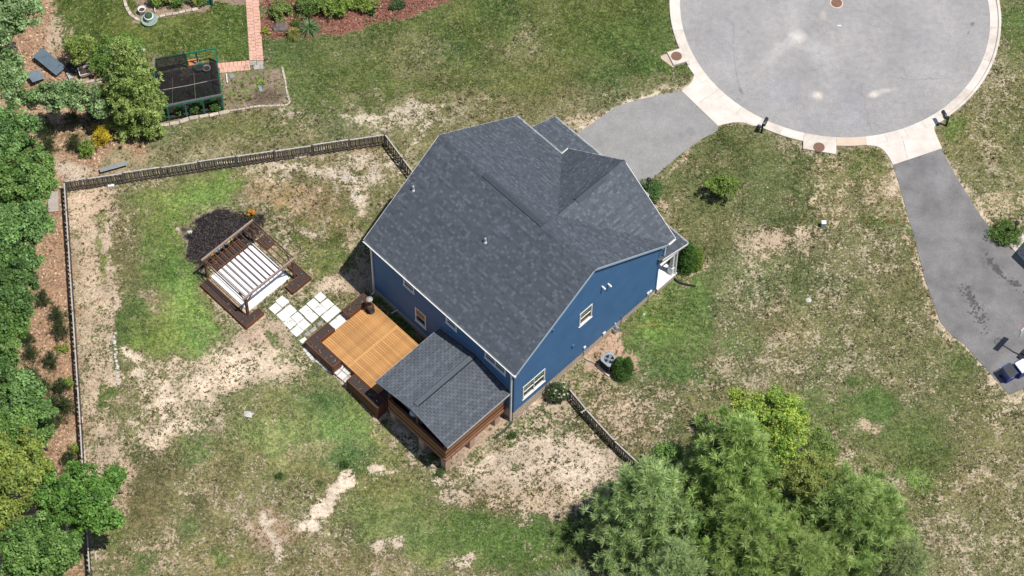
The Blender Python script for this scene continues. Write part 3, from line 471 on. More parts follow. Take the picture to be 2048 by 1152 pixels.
def blots(pts, parent, mt, z=.026):
    mb = MB()
    for px_, py_, r in pts:
        p = G(px_, py_); n = 9; a0 = RNG.random()*6
        mb.add([(p[0]+r*(.55+.8*RNG.random())*math.cos(a0+6.283*k/n), p[1]+r*(.55+.8*RNG.random())*math.sin(a0+6.283*k/n), z+len(mb.f)*2e-6) for k in range(n)], [tuple(range(n))])
    o = mb.build('oil_stain', mt, parent); o['kind'] = 'stuff'; return o
M['oil'] = mat('old_oil_stain', (.105, .1, .102), (.08, .076, .078), 5, .75)
pts = []
for (cx, cy, L, wd, n) in ((1945, 600, 34, 9, 120), (1990, 535, 30, 7, 100), (1960, 640, 24, 12, 70), (2030, 568, 20, 10, 40)):
    for i in range(n):
        s_ = RNG.normal(0, .5); w_ = RNG.normal(0, .5); pts.append((cx+s_*L*.62-w_*wd*.8, cy+s_*L*.8+w_*wd*.6, abs(RNG.normal(.03, .035))+.012))
blots(pts, d2, M['oil']); M['damp'] = mat('damp_patch', (.245, .24, .245), (.22, .216, .22), 5, .85); blots([(1362, 270, .25), (1382, 263, .3)], d1, M['damp'])
# catch basins with iron covers, the manhole in the circle
def cover(parent, c, r, half=False):
    n = 28; mb = MB(); mb.lathe((c[0], c[1], c[2]), [(r+.05, 0), (r+.05, .012), (r+.01, .014), (r, .006), (r*.97, .006), (r*.94, .016), (r*.6, .016), (r*.58, .01), (r*.3, .01), (r*.28, .016), (.02, .016)], n)
    return mb.build('iron_cover', M['rust'], parent)
def basin(quad, cpx, r, z, label, name='catch_basin'):
    q = [AT(*p, z)[:2] for p in quad]; ctr = np.mean(q, 0); o = thing(name, label, 'storm drain', (ctr[0], ctr[1], 0)); BASE[o.name] = np.array([ctr[0], ctr[1], 0.])
    MB().prism([tuple(p) for p in q], -.3, z).build('concrete_lid', kpal[0], o, bevel=.01); p = AT(*cpx, z); cover(o, (p[0], p[1], z+.001), r); return o
bq = basin([(1334.4, 104.5), (1361, 96), (1379, 120.5), (1347.4, 130)], (1353, 112.3), .29, .17, 'square concrete storm drain lid with rusty round cover beside the left side of the kerb')
q = [G(1334, 108)[:2], G(1321, 113)[:2], G(1322, 118)[:2], G(1346, 136)[:2], G(1350, 132)[:2]]; MB().prism([tuple(p) for p in q], -.1, .05).build('apron_stone', M['parge'], bq)
basin([(1606.8, 277.6), (1605.9, 297), (1672.3, 308), (1672.8, 285.5)], (1638, 294.5), .3, .14, 'wide concrete storm drain lid with rusty round cover at the bottom of the turning circle')
mh = thing('manhole', 'rusty round manhole cover in the middle of the grey turning circle', 'manhole', (*G(1673, 7)[:2], .06)); p = G(1673, 7); BASE[mh.name] = np.array([p[0], p[1], .06])
cover(mh, (p[0], p[1], .062), .3); mb = MB(); mb.lathe((p[0], p[1], .052), [(.42, 0), (.42, .008), (.36, .009)], 28); mb.build('collar', kpal[2], mh)
# ------------------------------------------------------------------ the blue house
SH = [(.064, .076, .095), (.07, .083, .103), (.084, .099, .122), (.099, .116, .142), (.057, .067, .084)]
def shingle_mats():
    m, t, b = nodes('roof_shingle', .75, .5); a = t.nodes.new('ShaderNodeAttribute'); a.attribute_name = 'Col'; n = noise(t, 30, 2, .6)
    t.links.new(mix(t, 1., a.outputs['Color'], ramp(t, n, [(.3, (.72, .72, .72)), (.7, (1.25, 1.25, 1.25))]), 'MULTIPLY'), b.inputs['Base Color'])
    m2, t, b = nodes('roof_shingle_single', .75, .5); oi = t.nodes.new('ShaderNodeObjectInfo'); r = t.nodes.new('ShaderNodeValToRGB'); r.color_ramp.interpolation = 'CONSTANT'; e = r.color_ramp.elements
    for p, c in ((0, SH[0]), (.32, SH[1]), (.72, SH[2]), (.82, SH[3]), (.92, SH[4])):
        k = e[0] if p == 0 else e.new(p) if p < .92 else e[-1]; k.position = p; k.color = rgb(c)
    t.links.new(oi.outputs['Random'], r.inputs[0]); n = noise(t, 30, 2, .6); t.links.new(mix(t, 1., r.outputs[0], ramp(t, n, [(.3, (.72, .72, .72)), (.7, (1.25, 1.25, 1.25))]), 'MULTIPLY'), b.inputs['Base Color'])
    return m, m2
M['shingle'], M['shingle1'] = shingle_mats(); M['felt'] = mat('roof_underlay', (.024, .027, .032), (.018, .02, .024), 20, .95)
def tabgeo(s0, s1, ex, h): return [(s0, 0, h), (s1, 0, h), (s1, ex+.02, .003), (s0, ex+.02, .003), (s0, 0, 0), (s1, 0, 0), (s1, 0, h), (s0, 0, h), (s1, ex+.02, .003), (s0, ex+.02, .003)], [(0, 1, 2, 3), (4, 5, 6, 7), (5, 8, 6), (4, 7, 9)]
TABS = {}; M['edge'] = mat('shingle_edge_shade', (.024, .027, .033), (.02, .022, .027), 9, .95)  # dark asphalt edge, its colour also painting the shadow line of each course
def shingles(parent, P0, sd, td, T, ival, ex=.15, singles=0, three=False, zoff=0.):
    P0, sd, td = np.array(P0, float), np.array(sd, float), np.array(td, float); td = td/np.linalg.norm(td); nd = np.cross(sd, td); nd = nd if nd[2] > 0 else -nd
    mb = MB(); nc = int(T/ex); cnt = 0; Rm = Matrix((sd, td, nd)).transposed().to_euler(); rl = np.random.default_rng(int(abs(P0[0]*100+P0[1]*7))+5)
    tones = [SH[i] for i in (0, 0, 1, 1, 2, 2, 3, 3, 4, 4)] if not three else [(.072, .084, .103), (.084, .097, .118), (.095, .11, .133)]
    for r in range(nc+1):
        t0 = r*ex; e_ = min(ex, T-t0)
        ctone = .9+.2*rl.random()
        if e_ < .03: break
        for a, b_ in ival(t0+e_*.5):
            s_ = a; first = True; lite = bool(rl.integers(2)); s_ -= 0
            while s_ < b_-.02:
                lite = rl.random() < .3; wd = (.3 if not (first and r % 2) else .15) if three else float(rl.choice([.17, .22]) if lite else rl.choice([.12, .22, .3])); first = False
                e1 = min(s_+wd, b_); h = .022+.018*rl.random(); gap = .024 if three else .006
                if cnt < singles and wd in (.12, .17, .22, .3) and e1-s_ > wd-.01:
                    if wd not in TABS:
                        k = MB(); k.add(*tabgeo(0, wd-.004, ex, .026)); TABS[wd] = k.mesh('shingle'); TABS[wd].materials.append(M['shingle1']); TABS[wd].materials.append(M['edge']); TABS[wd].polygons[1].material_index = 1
                    inst('shingle', TABS[wd], parent, P0+sd*s_+td*t0+nd*(zoff+.001), Rm); cnt += 1
                else:
                    vs, fs = tabgeo(s_, e1-gap, e_, h); c = tones[rl.integers(len(tones))] if three else SH[2+(rl.random() < .5)] if lite else SH[(0, 0, 1, 1, 1, 4)[rl.integers(6)]]; k = (.92+.16*rl.random())*ctone
                    mb.add([P0+sd*x+td*(y+t0)+nd*(z+zoff) for x, y, z in vs], fs, (c[0]*k, c[1]*k, c[2]*k, 1)); mb.c[-6:] = [(.024, .027, .033, 1)]*6  # butt edge coloured dark: asphalt edge plus painted course shadow
                s_ = e1
    o = mb.build('shingles', M['shingle'], parent, kind='stuff'); return o
HZ = .5
house = hthing('house', 'blue two storey house with dark grey shingle roof and white trim', 'house', -5.75, 0, 0)
UL, UR = -12.25, .16; VB, VR, VF = -.03, 6.08, 12.3; ZB, ZR, ZF = 5.22, 9.65, 5.2; SB = (ZR-ZB)/(VR-VB); SF = (ZR-ZF)/(VF-VR)
GU, GZ, GL, GR_, GV = -4.17, 8.6, -8.44, .16, 12.9; VJ = VR+(ZR-GZ)/SF; LB = math.hypot(VR-VB, ZR-ZB); LF = math.hypot(VF-VR, ZR-ZF)
def slabroof(pts, th): mb = MB(); n = len(pts); mb.add([p for p in pts]+[(p[0], p[1], p[2]-th) for p in pts], [tuple(range(n)), tuple(range(2*n-1, n-1, -1))]+[(i, i+n, (i+1) % n+n, (i+1) % n) for i in range(n)]); return mb
back = slabroof([(UL, VB, ZB), (UR, VB, ZB), (UR, VR, ZR), (UL, VR, ZR)], .14).build('roof_slope', M['felt'], house)
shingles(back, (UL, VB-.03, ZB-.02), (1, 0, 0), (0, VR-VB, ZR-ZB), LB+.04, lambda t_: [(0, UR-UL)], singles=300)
def fz(v): return ZR-(v-VR)*SF
front = MB(); front.add([(UL, VF, ZF), (UL, VR, ZR), (UR, VR, ZR), (UR, VF, ZF), (GU, VJ, GZ), (GL, VF, ZF)], [(0, 5, 4, 2, 1), (4, 3, 2)]); front = front.build('roof_slope', M['felt'], house)
def fiv(t_):
    v = VF-t_*(VF-VR)/LF
    if v <= VJ: return [(0, UR-UL)]
    k = (v-VJ)/(VF-VJ); return [(0, GU-(GU-GL)*k-UL), (GU+(UR-GU)*k-UL, UR-UL)]
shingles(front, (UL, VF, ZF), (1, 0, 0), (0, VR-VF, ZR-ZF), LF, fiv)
GLn = math.hypot(GU-GL, GZ-ZF); GRn = math.hypot(GR_-GU, GZ-ZF)
gl = slabroof([(GL, VF, ZF), (GU, VJ, GZ), (GU, GV, GZ), (GL, GV, ZF)], .02).build('roof_slope', M['felt'], house)
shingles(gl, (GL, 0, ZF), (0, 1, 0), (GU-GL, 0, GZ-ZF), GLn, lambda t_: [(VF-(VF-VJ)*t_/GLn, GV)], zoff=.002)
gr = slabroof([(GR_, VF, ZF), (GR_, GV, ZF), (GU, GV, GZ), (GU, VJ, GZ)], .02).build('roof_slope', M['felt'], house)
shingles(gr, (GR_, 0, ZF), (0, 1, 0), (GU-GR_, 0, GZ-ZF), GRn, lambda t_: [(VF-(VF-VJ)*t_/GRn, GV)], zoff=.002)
# garage and front porch roofs
GAV, GAZ, GAW = 14.95, 3.08, 4.5; gar = slabroof([(-11.65, 11.7, GAW), (-11.65, GAV, GAZ), (-3.8, GAV, GAZ), (-3.8, 11.7, GAW)], .12).build('garage_roof', M['felt'], house)
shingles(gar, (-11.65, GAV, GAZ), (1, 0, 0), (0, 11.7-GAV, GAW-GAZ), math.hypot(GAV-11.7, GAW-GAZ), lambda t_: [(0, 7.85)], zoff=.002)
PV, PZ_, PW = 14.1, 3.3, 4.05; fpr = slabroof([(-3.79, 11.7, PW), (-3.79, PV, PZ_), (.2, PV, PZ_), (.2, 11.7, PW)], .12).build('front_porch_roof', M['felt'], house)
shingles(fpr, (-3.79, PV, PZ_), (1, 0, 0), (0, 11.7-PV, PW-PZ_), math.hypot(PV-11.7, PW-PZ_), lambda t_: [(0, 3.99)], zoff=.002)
# ridge caps and ridge vents
def ridge(parent, p, q, z, axis_u, wd=.15, name='ridge_cap'):
    n = int(abs(q-p)/.2); capm = []
    for i in range(n):
        a, b_ = p+(q-p)*i/n, p+(q-p)*(i+1)/n+.03*(1 if q > p else -1); yield i, min(a, b_), max(a, b_)
def caps(parent, c, p, q, z, along_u, sl, wd=.14):
    mb = MB()
    for i, a, b_ in ridge(parent, p, q, z, along_u):
        h = .022+.006*(i % 2); dz = wd*sl; k = (.8+.5*random.random()); col = (.074*k, .086*k, .107*k, 1)
        prof = [(-wd, z-dz+h), (0, z+h+.01), (wd, z-dz+h), (wd, z-dz), (0, z-.02), (-wd, z-dz)]
        vs = [((e, c+o_, zz) if along_u else (c+o_, e, zz)) for e in (a, b_) for o_, zz in prof]
        mb.add(vs, [(j, (j+1) % 6, (j+1) % 6+6, j+6) for j in range(6)]+[(5, 4, 3, 2, 1, 0), (6, 7, 8, 9, 10, 11)], col)
    return mb.build('ridge_caps', M['shingle'], parent, kind='stuff')
caps(back, VR, UL, UR, ZR, True, .71); caps(gl, GU, VJ-.1, GV, GZ, False, .79)
def ridgevent(parent, c, p, q, z, along_u, sl, wd=.2):
    mb = MB(); prof = [(-wd, z-wd*sl+.085), (0, z+.11), (wd, z-wd*sl+.085), (wd, z-wd*sl), (-wd, z-wd*sl)]
    vs = [((e, c+o_, zz) if along_u else (c+o_, e, zz)) for e in (p, q) for o_, zz in prof]
    mb.add(vs, [(j, (j+1) % 5, (j+1) % 5+5, j+5) for j in range(5)]+[(4, 3, 2, 1, 0), (5, 6, 7, 8, 9)]); return mb.build('ridge_vent', mat('ridge_vent', (.076, .088, .108), (.062, .072, .09), 9, .85), parent)
u0 = UVof(AT(965, 350, ZR))[0]; u1 = UVof(AT(1082, 452, ZR))[0]; ridgevent(back, VR, u0, u1, ZR, True, .71)
v0 = UVof(AT(1155, 404, GZ))[1]; v1 = UVof(AT(1213, 358, GZ))[1]; ridgevent(gl, GU, v0, v1, GZ, False, .79)
# vent pipes on the back slope
for px_, py_ in ((827, 381), (971, 485)):
    z = 7.
    for i in range(20):
        q = UVof(AT(px_, py_, z)); z = ZB+(q[1]-VB)*SB
    mb = MB(); mb.lathe((q[0], q[1], z-.05), [(.11, 0), (.1, .1), (.055, .14), (.055, .5), (.045, .5), (.045, .42)], 12); mb.build('vent_pipe', mat('grey_pipe', (.6, .62, .64), (.5, .52, .54), 5, .5), house)
# walls in lap siding, cut round the windows
M['siding'] = mat('blue_siding', (.062, .158, .32), (.052, .132, .275), .9, .6, .3); M['trim'] = M['white']
def siding(name, fixed, axis_u, sign, z0, z1, span, wins, off=0., lap=.16):
    mb = MB(); zc = z0
    cuts = sorted({round(w_[2], 3) for w_ in wins} | {round(w_[3], 3) for w_ in wins})
    while zc < z1-1e-4:
        zt = min(zc+lap, z1); ed = [zc]+[c for c in cuts if zc+.002 < c < zt-.002]+[zt]
        for za, zb in zip(ed[:-1], ed[1:]):
            zm = (za+zb)/2; s0, s1 = span(zm)
            if s1 <= s0: continue
            segs = [(s0, s1)]
            for a, b_, c, d in wins:
                if c < zm < d: segs = [y for x in segs for y in ((x[0], min(x[1], a)), (max(x[0], b_), x[1])) if y[1] > y[0]+1e-4]
            ra, rb = .022-.018*(za-zc)/lap, .022-.018*(zb-zc)/lap
            for a, b_ in segs:
                pts = [(a, za, ra), (b_, za, ra), (b_, zb, rb), (a, zb, rb), (a, za, 0), (b_, za, 0)]
                vs = [((s_, fixed+sign*(o_+off), z) if axis_u else (fixed+sign*(o_+off), s_, z)) for s_, z, o_ in pts]
                fl = [(0, 1, 2, 3), (4, 5, 1, 0)]; mb.add(vs, fl if (sign < 0) == axis_u else [f_[::-1] for f_ in fl])
        zc = zt
    return mb.build(name, M['siding'], house)
WR = [(.75, 2.5, 1.16, 2.58), (5.22, 6.2, 4.1, 5.48)]; WB = [(-8.04, -7.18, 1.22, 2.66), (-8.95, -8.1, 4.15, 5.0), (-5.43, -4.6, 4.2, 5.0), (-2.27, -.64, 4.15, 5.0)]
siding('wall', 0, False, 1, HZ, 9.5, lambda z: (max(0, (z-5.08)/SB-.03), min(11.85, VR+(ZR-.14-z)/SF)), WR)
siding('wall', 0, True, -1, HZ, 5.1, lambda z: (-11.55, 0), WB)
siding('wall', -11.55, False, -1, HZ, 9.5, lambda z: (max(0, (z-5.08)/SB-.03), min(11.85, VR+(ZR-.14-z)/SF)), [])
siding('wall', 11.85, True, 1, HZ, 5.1, lambda z: (-11.55, 0), [])
siding('wall', 12.5, True, 1, 4.4, 8.4, lambda z: (max(-8.2, GU-(8.5-z)/.796), min(0, GU+(8.5-z)/.796)), [])
siding('wall', -11.4, False, -1, .3, 4.3, lambda z: (11.85, min(14.6, 11.7+(GAW-.12-z)/.437)), []); siding('wall', -4.0, False, 1, .3, 4.3, lambda z: (11.85, min(14.6, 11.7+(GAW-.12-z)/.437)), []); siding('wall', 14.6, True, 1, .3, 3.1, lambda z: (-11.4, -4.0), [(-10.6, -5.4, .3, 2.5)])
mb = MB(); mb.box((-10.6, 14.5, .05), (-5.4, 14.56, 2.5)); gd = mb.build('garage_door', M['white'], house)
for i in range(4):
    mb = MB(); mb.box((-10.55, 14.562, .1+.6*i), (-5.45, 14.6, .1+.6*i+.56)); mb.build('door_panel', M['white'], gd)
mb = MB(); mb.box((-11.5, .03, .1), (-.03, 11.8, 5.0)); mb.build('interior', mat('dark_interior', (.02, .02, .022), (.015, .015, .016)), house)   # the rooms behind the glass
M['glass'], t, b = nodes('window_glass', .06, .6); b.inputs['Base Color'].default_value = (.018, .022, .024, 1); n_ = noise(t, 1.5, 2); bump(t, b, n_, .05, .02)
M['blind'] = mat('window_blind', (.3, .3, .28), (.24, .24, .22), 9, .8); M['muntin'] = mat('muntin_green_reflection', (.3, .42, .24), (.25, .36, .2), 6, .6)  # the muntins' green is a window reflection put into their colour
def window(axis_u, a, b_, z0, z1, sign, fixed, dbl=False, grid=True):
    f = .065
    def B(mb, s0, s1, za, zb, o0, o1):
        lo, hi = sorted((fixed+sign*o0, fixed+sign*o1)); mb.box((s0, lo, za) if axis_u else (lo, s0, za), (s1, hi, zb) if axis_u else (hi, s1, zb))
    mb = MB()
    for r_ in ((a-.02, b_+.02, z1-f, z1+.02), (a-.02, b_+.02, z0-.03, z0+f), (a-.02, a+f, z0+f, z1-f), (b_-f, b_+.02, z0+f, z1-f)): B(mb, *r_, -.02, .05)
    B(mb, a-.06, b_+.06, z0-.07, z0-.03, -.02, .08); win = mb.build('window', M['white'], house)
    halves = [(a+f, (a+b_)/2-.03), ((a+b_)/2+.03, b_-f)] if dbl else [(a+f, b_-f)]
    if dbl: mb = MB(); B(mb, (a+b_)/2-.03, (a+b_)/2+.03, z0+f, z1-f, -.02, .048); mb.build('mullion', M['white'], win)
    for h0, h1 in halves:
        zm = (z0+z1)/2; mb = MB(); B(mb, h0, h1, zm-.025, zm+.025, -.02, .035); mb.build('sash_rail', M['white'], win)
        for za, zb in ((z0+f, zm-.025), (zm+.025, z1-f)):
            mb = MB(); B(mb, h0, h1, za, zb, -.03, -.02 if za < zm-.1 else .0); mb.build('pane', M['glass'], win)
        if grid:
            zc, zt = zm+.025, z1-f
            for k in (1, 2): mb = MB(); B(mb, h0+(h1-h0)*k/3-.006, h0+(h1-h0)*k/3+.006, zc, zt, 0, .012); mb.build('muntin', M['muntin'], win)
            mb = MB(); B(mb, h0, h1, (zc+zt)/2-.014, (zc+zt)/2+.014, .001, .014); mb.build('muntin', M['muntin'], win)
    return win
window(False, *WR[0], 1, 0, True); window(False, *WR[1], 1, 0); window(True, *WB[0], -1, 0, False, False); window(True, *WB[1], -1, 0, False, False); window(True, *WB[2], -1, 0, False, False); window(True, *WB[3], -1, 0, True, False)
# warm blind in the upper sash of the low back window
mb = MB(); mb.box((-7.97, -.012, 2.0), (-7.25, -.006, 2.55)); mb.build('roller_blind', mat('amber_blind', (.42, .22, .07), (.28, .13, .04), 8, .7), house)
# foundation blocks down to the falling ground
def found(axis_u, fixed, sign, s0, s1, zt):
    fo = MB()
    lo, hi = sorted((fixed-sign*.25, fixed-sign*.012)); fo.box((s0, lo, -1.1) if axis_u else (lo, s0, -1.1), (s1, hi, zt) if axis_u else (hi, s1, zt)); fo = fo.build('foundation', M['parge'], house)
    L = .4; mb = MB(); lo, hi = sorted((-sign*.03, sign*.012)); mb.box((0, lo, 0) if axis_u else (lo, 0, 0), (L-.012, hi, .19) if axis_u else (hi, L-.012, .19)); bm_ = mb.mesh('block'); bm_.materials.append(M['parge'])
    r = 0; z = zt-.2
    while z > -1.0:
        s_ = s0+(0 if r % 2 else .2)
        while s_+L < s1+.01:
            g = hW(s_, fixed) if axis_u else hW(fixed, s_)
            if z+.2 > g-.05: inst('block', bm_, fo, (s_, fixed, z) if axis_u else (fixed, s_, z))
            s_ += L
        z -= .2; r += 1
found(False, 0, 1, 0, 11.85, HZ-.01); found(True, 0, -1, -11.55, 0, HZ-.01); found(False, -11.55, -1, 0, 11.85, HZ-.01)
for z_ in (0,): mb = MB(); mb.box((-11.4, 11.8, -.3), (-4, 14.59, .3)); mb.build('garage_slab', M['parge'], house)
# white edges: fascia, gutters, rakes, corner boards, downspouts
def wbar(name, p, q, w_, h_, mt=None): mb = MB(); mb.bar(p, q, w_, h_); return mb.build(name, mt or M['white'], house)
def gutter(name, p, q, out, wk=.62):
    o_ = np.array(out, float); p, q = np.array(p, float), np.array(q, float); mb = MB(); prof = [(a*wk, z) for a, z in [(0, 0), (0, .11), (.015, .11), (.015, .015), (.1, .015), (.125, .11), (.14, .11), (.11, 0)]]
    vs = [tuple(e+o_*a+np.array([0, 0, z])) for e in (p, q) for a, z in prof]; n = len(prof)
    mb.add(vs, [(j, (j+1) % n, (j+1) % n+n, j+n) for j in range(n)]+[tuple(range(n)), tuple(range(2*n-1, n-1, -1))]); return mb.build(name, M['white'], house)
gutter('gutter', (UL, VB-.005, ZB-.13), (UR, VB-.005, ZB-.13), (0, -1, 0), 1.); mb = MB(); mb.lathe((UR+.02, VB-.07, ZB-.13), [(.075, 0), (.075, .11)], 10); mb.build('gutter_cap', M['white'], house)
gutter('gutter', (UL, VF+.02, ZF-.12), (GL-.02, VF+.02, ZF-.12), (0, 1, 0)); gutter('gutter', (GL-.03, VF, ZF-.12), (GL-.03, GV, ZF-.12), (-1, 0, 0)); gutter('gutter', (GR_+.03, VF+.05, ZF-.12), (GR_+.03, GV, ZF-.12), (1, 0, 0))
gutter('gutter', (-11.65, GAV+.02, GAZ-.12), (-3.8, GAV+.02, GAZ-.12), (0, 1, 0)); gutter('gutter', (-3.78, PV+.02, PZ_-.12), (.2, PV+.02, PZ_-.12), (0, 1, 0))
def rake(p, q, mt=None): wbar('rake_board', (p[0], p[1], p[2]-.1), (q[0], q[1], q[2]-.1), .03, .16, mt)
M['bluetrim'] = mat('pale_blue_trim', (.42, .52, .62), (.36, .45, .55), 3, .5)
rake((UR+.018, VB, ZB), (UR+.018, VR, ZR), M['bluetrim']); rake((UR+.018, VR, ZR), (UR+.018, VF-.05, ZF), M['bluetrim']); rake((UL-.018, VB, ZB), (UL-.018, VR, ZR)); rake((UL-.018, VR, ZR), (UL-.018, VF, ZF))
rake((GU, GV+.018, GZ), (GL, GV+.018, ZF)); rake((GU, GV+.018, GZ), (GR_, GV+.018, ZF)); rake((.22, 11.9, PW-.07), (.22, PV, PZ_)); rake((-3.77, 11.9, GAW-.1), (-3.77, GAV, GAZ)); rake((-11.67, 11.9, GAW-.1), (-11.67, GAV, GAZ))
mb = MB(); mb.box((.025, 0, 5.0), (UR-.02, .3, 5.06)); mb.box((UL+.05, 11.9, ZF-.16), (GL, VF, ZF-.135)); mb.build('soffit', M['white'], house)
mb = MB(); mb.box((GL+.05, 12.53, ZF-.16), (-8.2, GV-.02, ZF-.13)); mb.box((.0, 11.9, ZF-.16), (GR_-.01, GV-.02, ZF-.13)); mb.build('soffit', M['white'], house)
mb = MB(); mb.box((-.06, 11.9, 4.1), (.02, 12.49, ZF-.17)); mb.build('side_return', M['siding'], house)
mb = MB(); mb.box((.024, -.0, .5), (.036, .09, 5.0)); mb.box((.024, 11.75, .5), (.036, 11.87, 5.1)); mb.build('corner_board', M['siding'], house)
def spout(pts, name='downspout', mt=None, r=.045):
    mb = MB()
    for p, q in zip(pts[:-1], pts[1:]): mb.bar(p, q, r*2, r*1.7, (0, 1, .01))
    return mb.build(name, mt or M['white'], house)
spout([(-11.62, VB-.1, 5.06), (-11.6, -.09, 4.75), (-11.6, -.09, .12), (-11.64, -.3, .04)]); spout([(-.1, VB-.1, 5.06), (-.1, -.09, 4.8), (-.1, -.09, -.5)]); spout([(.1, 12.2, ZF-.12), (.1, 12.15, 4.1)], 'downspout'); spout([(.14, PV-.02, PZ_-.1), (.06, 13.4, 3.0), (.09, 13.42, .2)])
# front porch: floor, posts, beam
mb = MB(); mb.box((-3.95, 11.86, -.3), (.1, 13.5, .42)); mb.build('porch_base', M['parge'], house); mb = MB(); mb.box((-3.97, 11.86, .42), (.14, 13.54, .5)); mb.build('porch_floor', M['slab'], house)
for u_ in (-.12, -3.55):
    mb = MB(); mb.box((u_-.17, 13.15, .5), (u_+.17, 13.49, 1.25)); mb.add([(u_+a*s_, 13.32+c*s_, z) for z, s_ in ((1.25, .13), (2.92, .1)) for a, c in ((-1, -1), (1, -1), (1, 1), (-1, 1))], [(4, 5, 6, 7), (0, 1, 5, 4), (1, 2, 6, 5), (2, 3, 7, 6), (3, 0, 4, 7)]); mb.build('porch_post', M['white'], house)
mb = MB(); mb.box((-3.9, 13.2, 2.92), (.08, 13.44, 3.16)); mb.box((-.2, 11.9, 2.92), (.06, 13.2, 3.16)); mb.build('porch_beam', M['white'], house)
mb = MB(); mb.box((-.17, 11.9, 3.17), (.18, 13.9, 3.26)); mb.box((-3.7, 13.46, 3.1), (-.17, 13.98, 3.18)); mb.build('porch_soffit', M['white'], house)
# vents, boxes and lines on the right wall
for v_, z_ in ((6.95, 6.55), (7.45, 6.25)):
    mb = MB(); mb.tube([(.02, v_, z_), (.22, v_, z_), (.26, v_, z_-.04)], .055, 10); mb.build('wall_vent', M['white'], house)
for px_, py_, s_ in ((1145, 691, .09), (1105, 659, .07), (1168, 694, .08), (1207, 666, .1), (1295, 586, .09), (1300, 582, .08)):
    D = FW+(px_-1024)/CAMF*RT-(py_-576)/CAMF*UP; k = ((HO-CP)@HU)/(D@HU); q = UVof(CP+D*k)
    mb = MB(); mb.box((.02, q[1]-s_, q[2]-s_*1.3), (.1, q[1]+s_, q[2]+s_*1.3)); mb.build('wall_box', M['white'] if px_ > 1160 else M['siding'], house)
for p_, r_ in (([(.06, 5.75, .6), (.06, 5.75, .1), (.3, 5.78, -.1), (.9, 6.0, -.12)], .025), ([(.05, 8.9, .9), (.05, 8.9, -.1)], .02), ([(.05, 11.2, .9), (.05, 11.2, -.1)], .02)): mb = MB(); mb.tube(p_, r_, 7); mb.build('conduit', M['stone'], house)
mb = MB(); mb.box((.03, 8.15, -.1), (.3, 8.5, .3)); mb.lathe((.22, 8.33, .3), [(.1, 0), (.12, .05), (.12, .2), (.06, .26), (.03, .26)], 12); mb.tube([(.15, 8.33, .5), (.15, 8.33, .7), (.03, 8.33, .75)], .03, 8); mb.build('gas_meter', M['galv'], house)
mb = MB(); mb.tube([(-9.6, -.02, .42), (-9.75, -.4, .3)], .03, 8); mb.build('drain_spout', M['white'], house)
# ------------------------------------------------------------------ screened porch on piers
porch = hthing('screened_porch', 'raised back porch with low shingle roof, brown board rail and masonry piers', 'porch', -2.9, -2.4, -.5)
QL, QR, QC, QO, QI, QE, QZ = -6.02, -.14, -3.08, -5.05, -.05, 2.75, 3.42
for e, lbl in ((QL, 1), (QR, -1)):
    sl_ = slabroof([(e, QO, QE), (QC, QO, QZ), (QC, QI, QZ), (e, QI, QE)] if lbl < 0 else [(e, QO, QE), (e, QI, QE), (QC, QI, QZ), (QC, QO, QZ)], .1).build('porch_roof_slope', M['felt'], porch)
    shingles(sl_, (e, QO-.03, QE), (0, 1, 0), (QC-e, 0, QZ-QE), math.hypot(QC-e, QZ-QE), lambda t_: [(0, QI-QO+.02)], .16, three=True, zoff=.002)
    mb = MB(); mb.bar((e-.015*lbl, QO-.02, QE-.05), (e-.015*lbl, QI, QE-.05), .02, .13); mb.build('eave_trim', mat('drip_edge', (.5, .52, .54), (.42, .44, .46), 4, .5), porch)
    if lbl > 0:
        mb = MB(); mb.box((QC-.19, -4.6, QZ-.06), (QC+.19, -.2, QZ+.055)); rv = mb.build('ridge_vent', M['felt'], porch); mb = MB(); mb.box((QC-.15, -4.7, QZ+.056), (QC+.15, -.18, QZ+.085)); mb.build('vent_cover', mat('vent_shingle', (.1, .115, .137), (.085, .098, .118), 5, .9), rv)
    mb = MB(); mb.bar((e, QI+.02, QE+.06), (QC, QI+.02, QZ+.08), .03, .12); mb.build('flashing', M['galv'], porch)
mb = MB(); mb.add([(QL+.2, QO+.15, QE-.06), (QR-.2, QO+.15, QE-.06), (QC, QO+.15, QZ-.1)], [(0, 1, 2)]); mb.add([(QL+.2, QO+.18, QE-.06), (QR-.2, QO+.18, QE-.06), (QC, QO+.18, QZ-.1)], [(2, 1, 0)]); mb.build('gable_infill', M['siding'], porch)
PU0, PU1, PV0 = -5.25, -.55, -4.82
M['rail'] = mat('rail_board', (.22, .085, .045), (.12, .045, .026), 3.5, .6, .35, .2, var=.2, stretch=(1, 1, 8)); M['rail2'] = mat('rail_board_worn', (.42, .24, .11), (.25, .12, .06), 3.5, .65, .3, .2, var=.15, stretch=(1, 1, 8)); M['joist'] = mat('rim_joist', (.36, .19, .13), (.26, .12, .08), 4, .75, .25, .2)
mb = MB(); mb.box((PU0, PV0+.03, .28), (PU1, -.03, .5)); mb.build('porch_floor', mat('porch_boards', (.12, .05, .03), (.07, .03, .018), 3, .7), porch)
for i in range(6):
    z = .56+i*.162; mt = M['rail2'] if i in (1, 4) else M['rail']
    for bx in (((PU1-.01, PV0-.02, z), (PU1+.03, -.1, z+.148)), ((PU0, PV0-.05, z), (PU1+.01, PV0-.022, z+.148)), ((PU0-.02, PV0, z), (PU0+.02, -2.9, z+.148))): mb = MB(); mb.box(*bx); mb.build('rail_board', mt, porch)
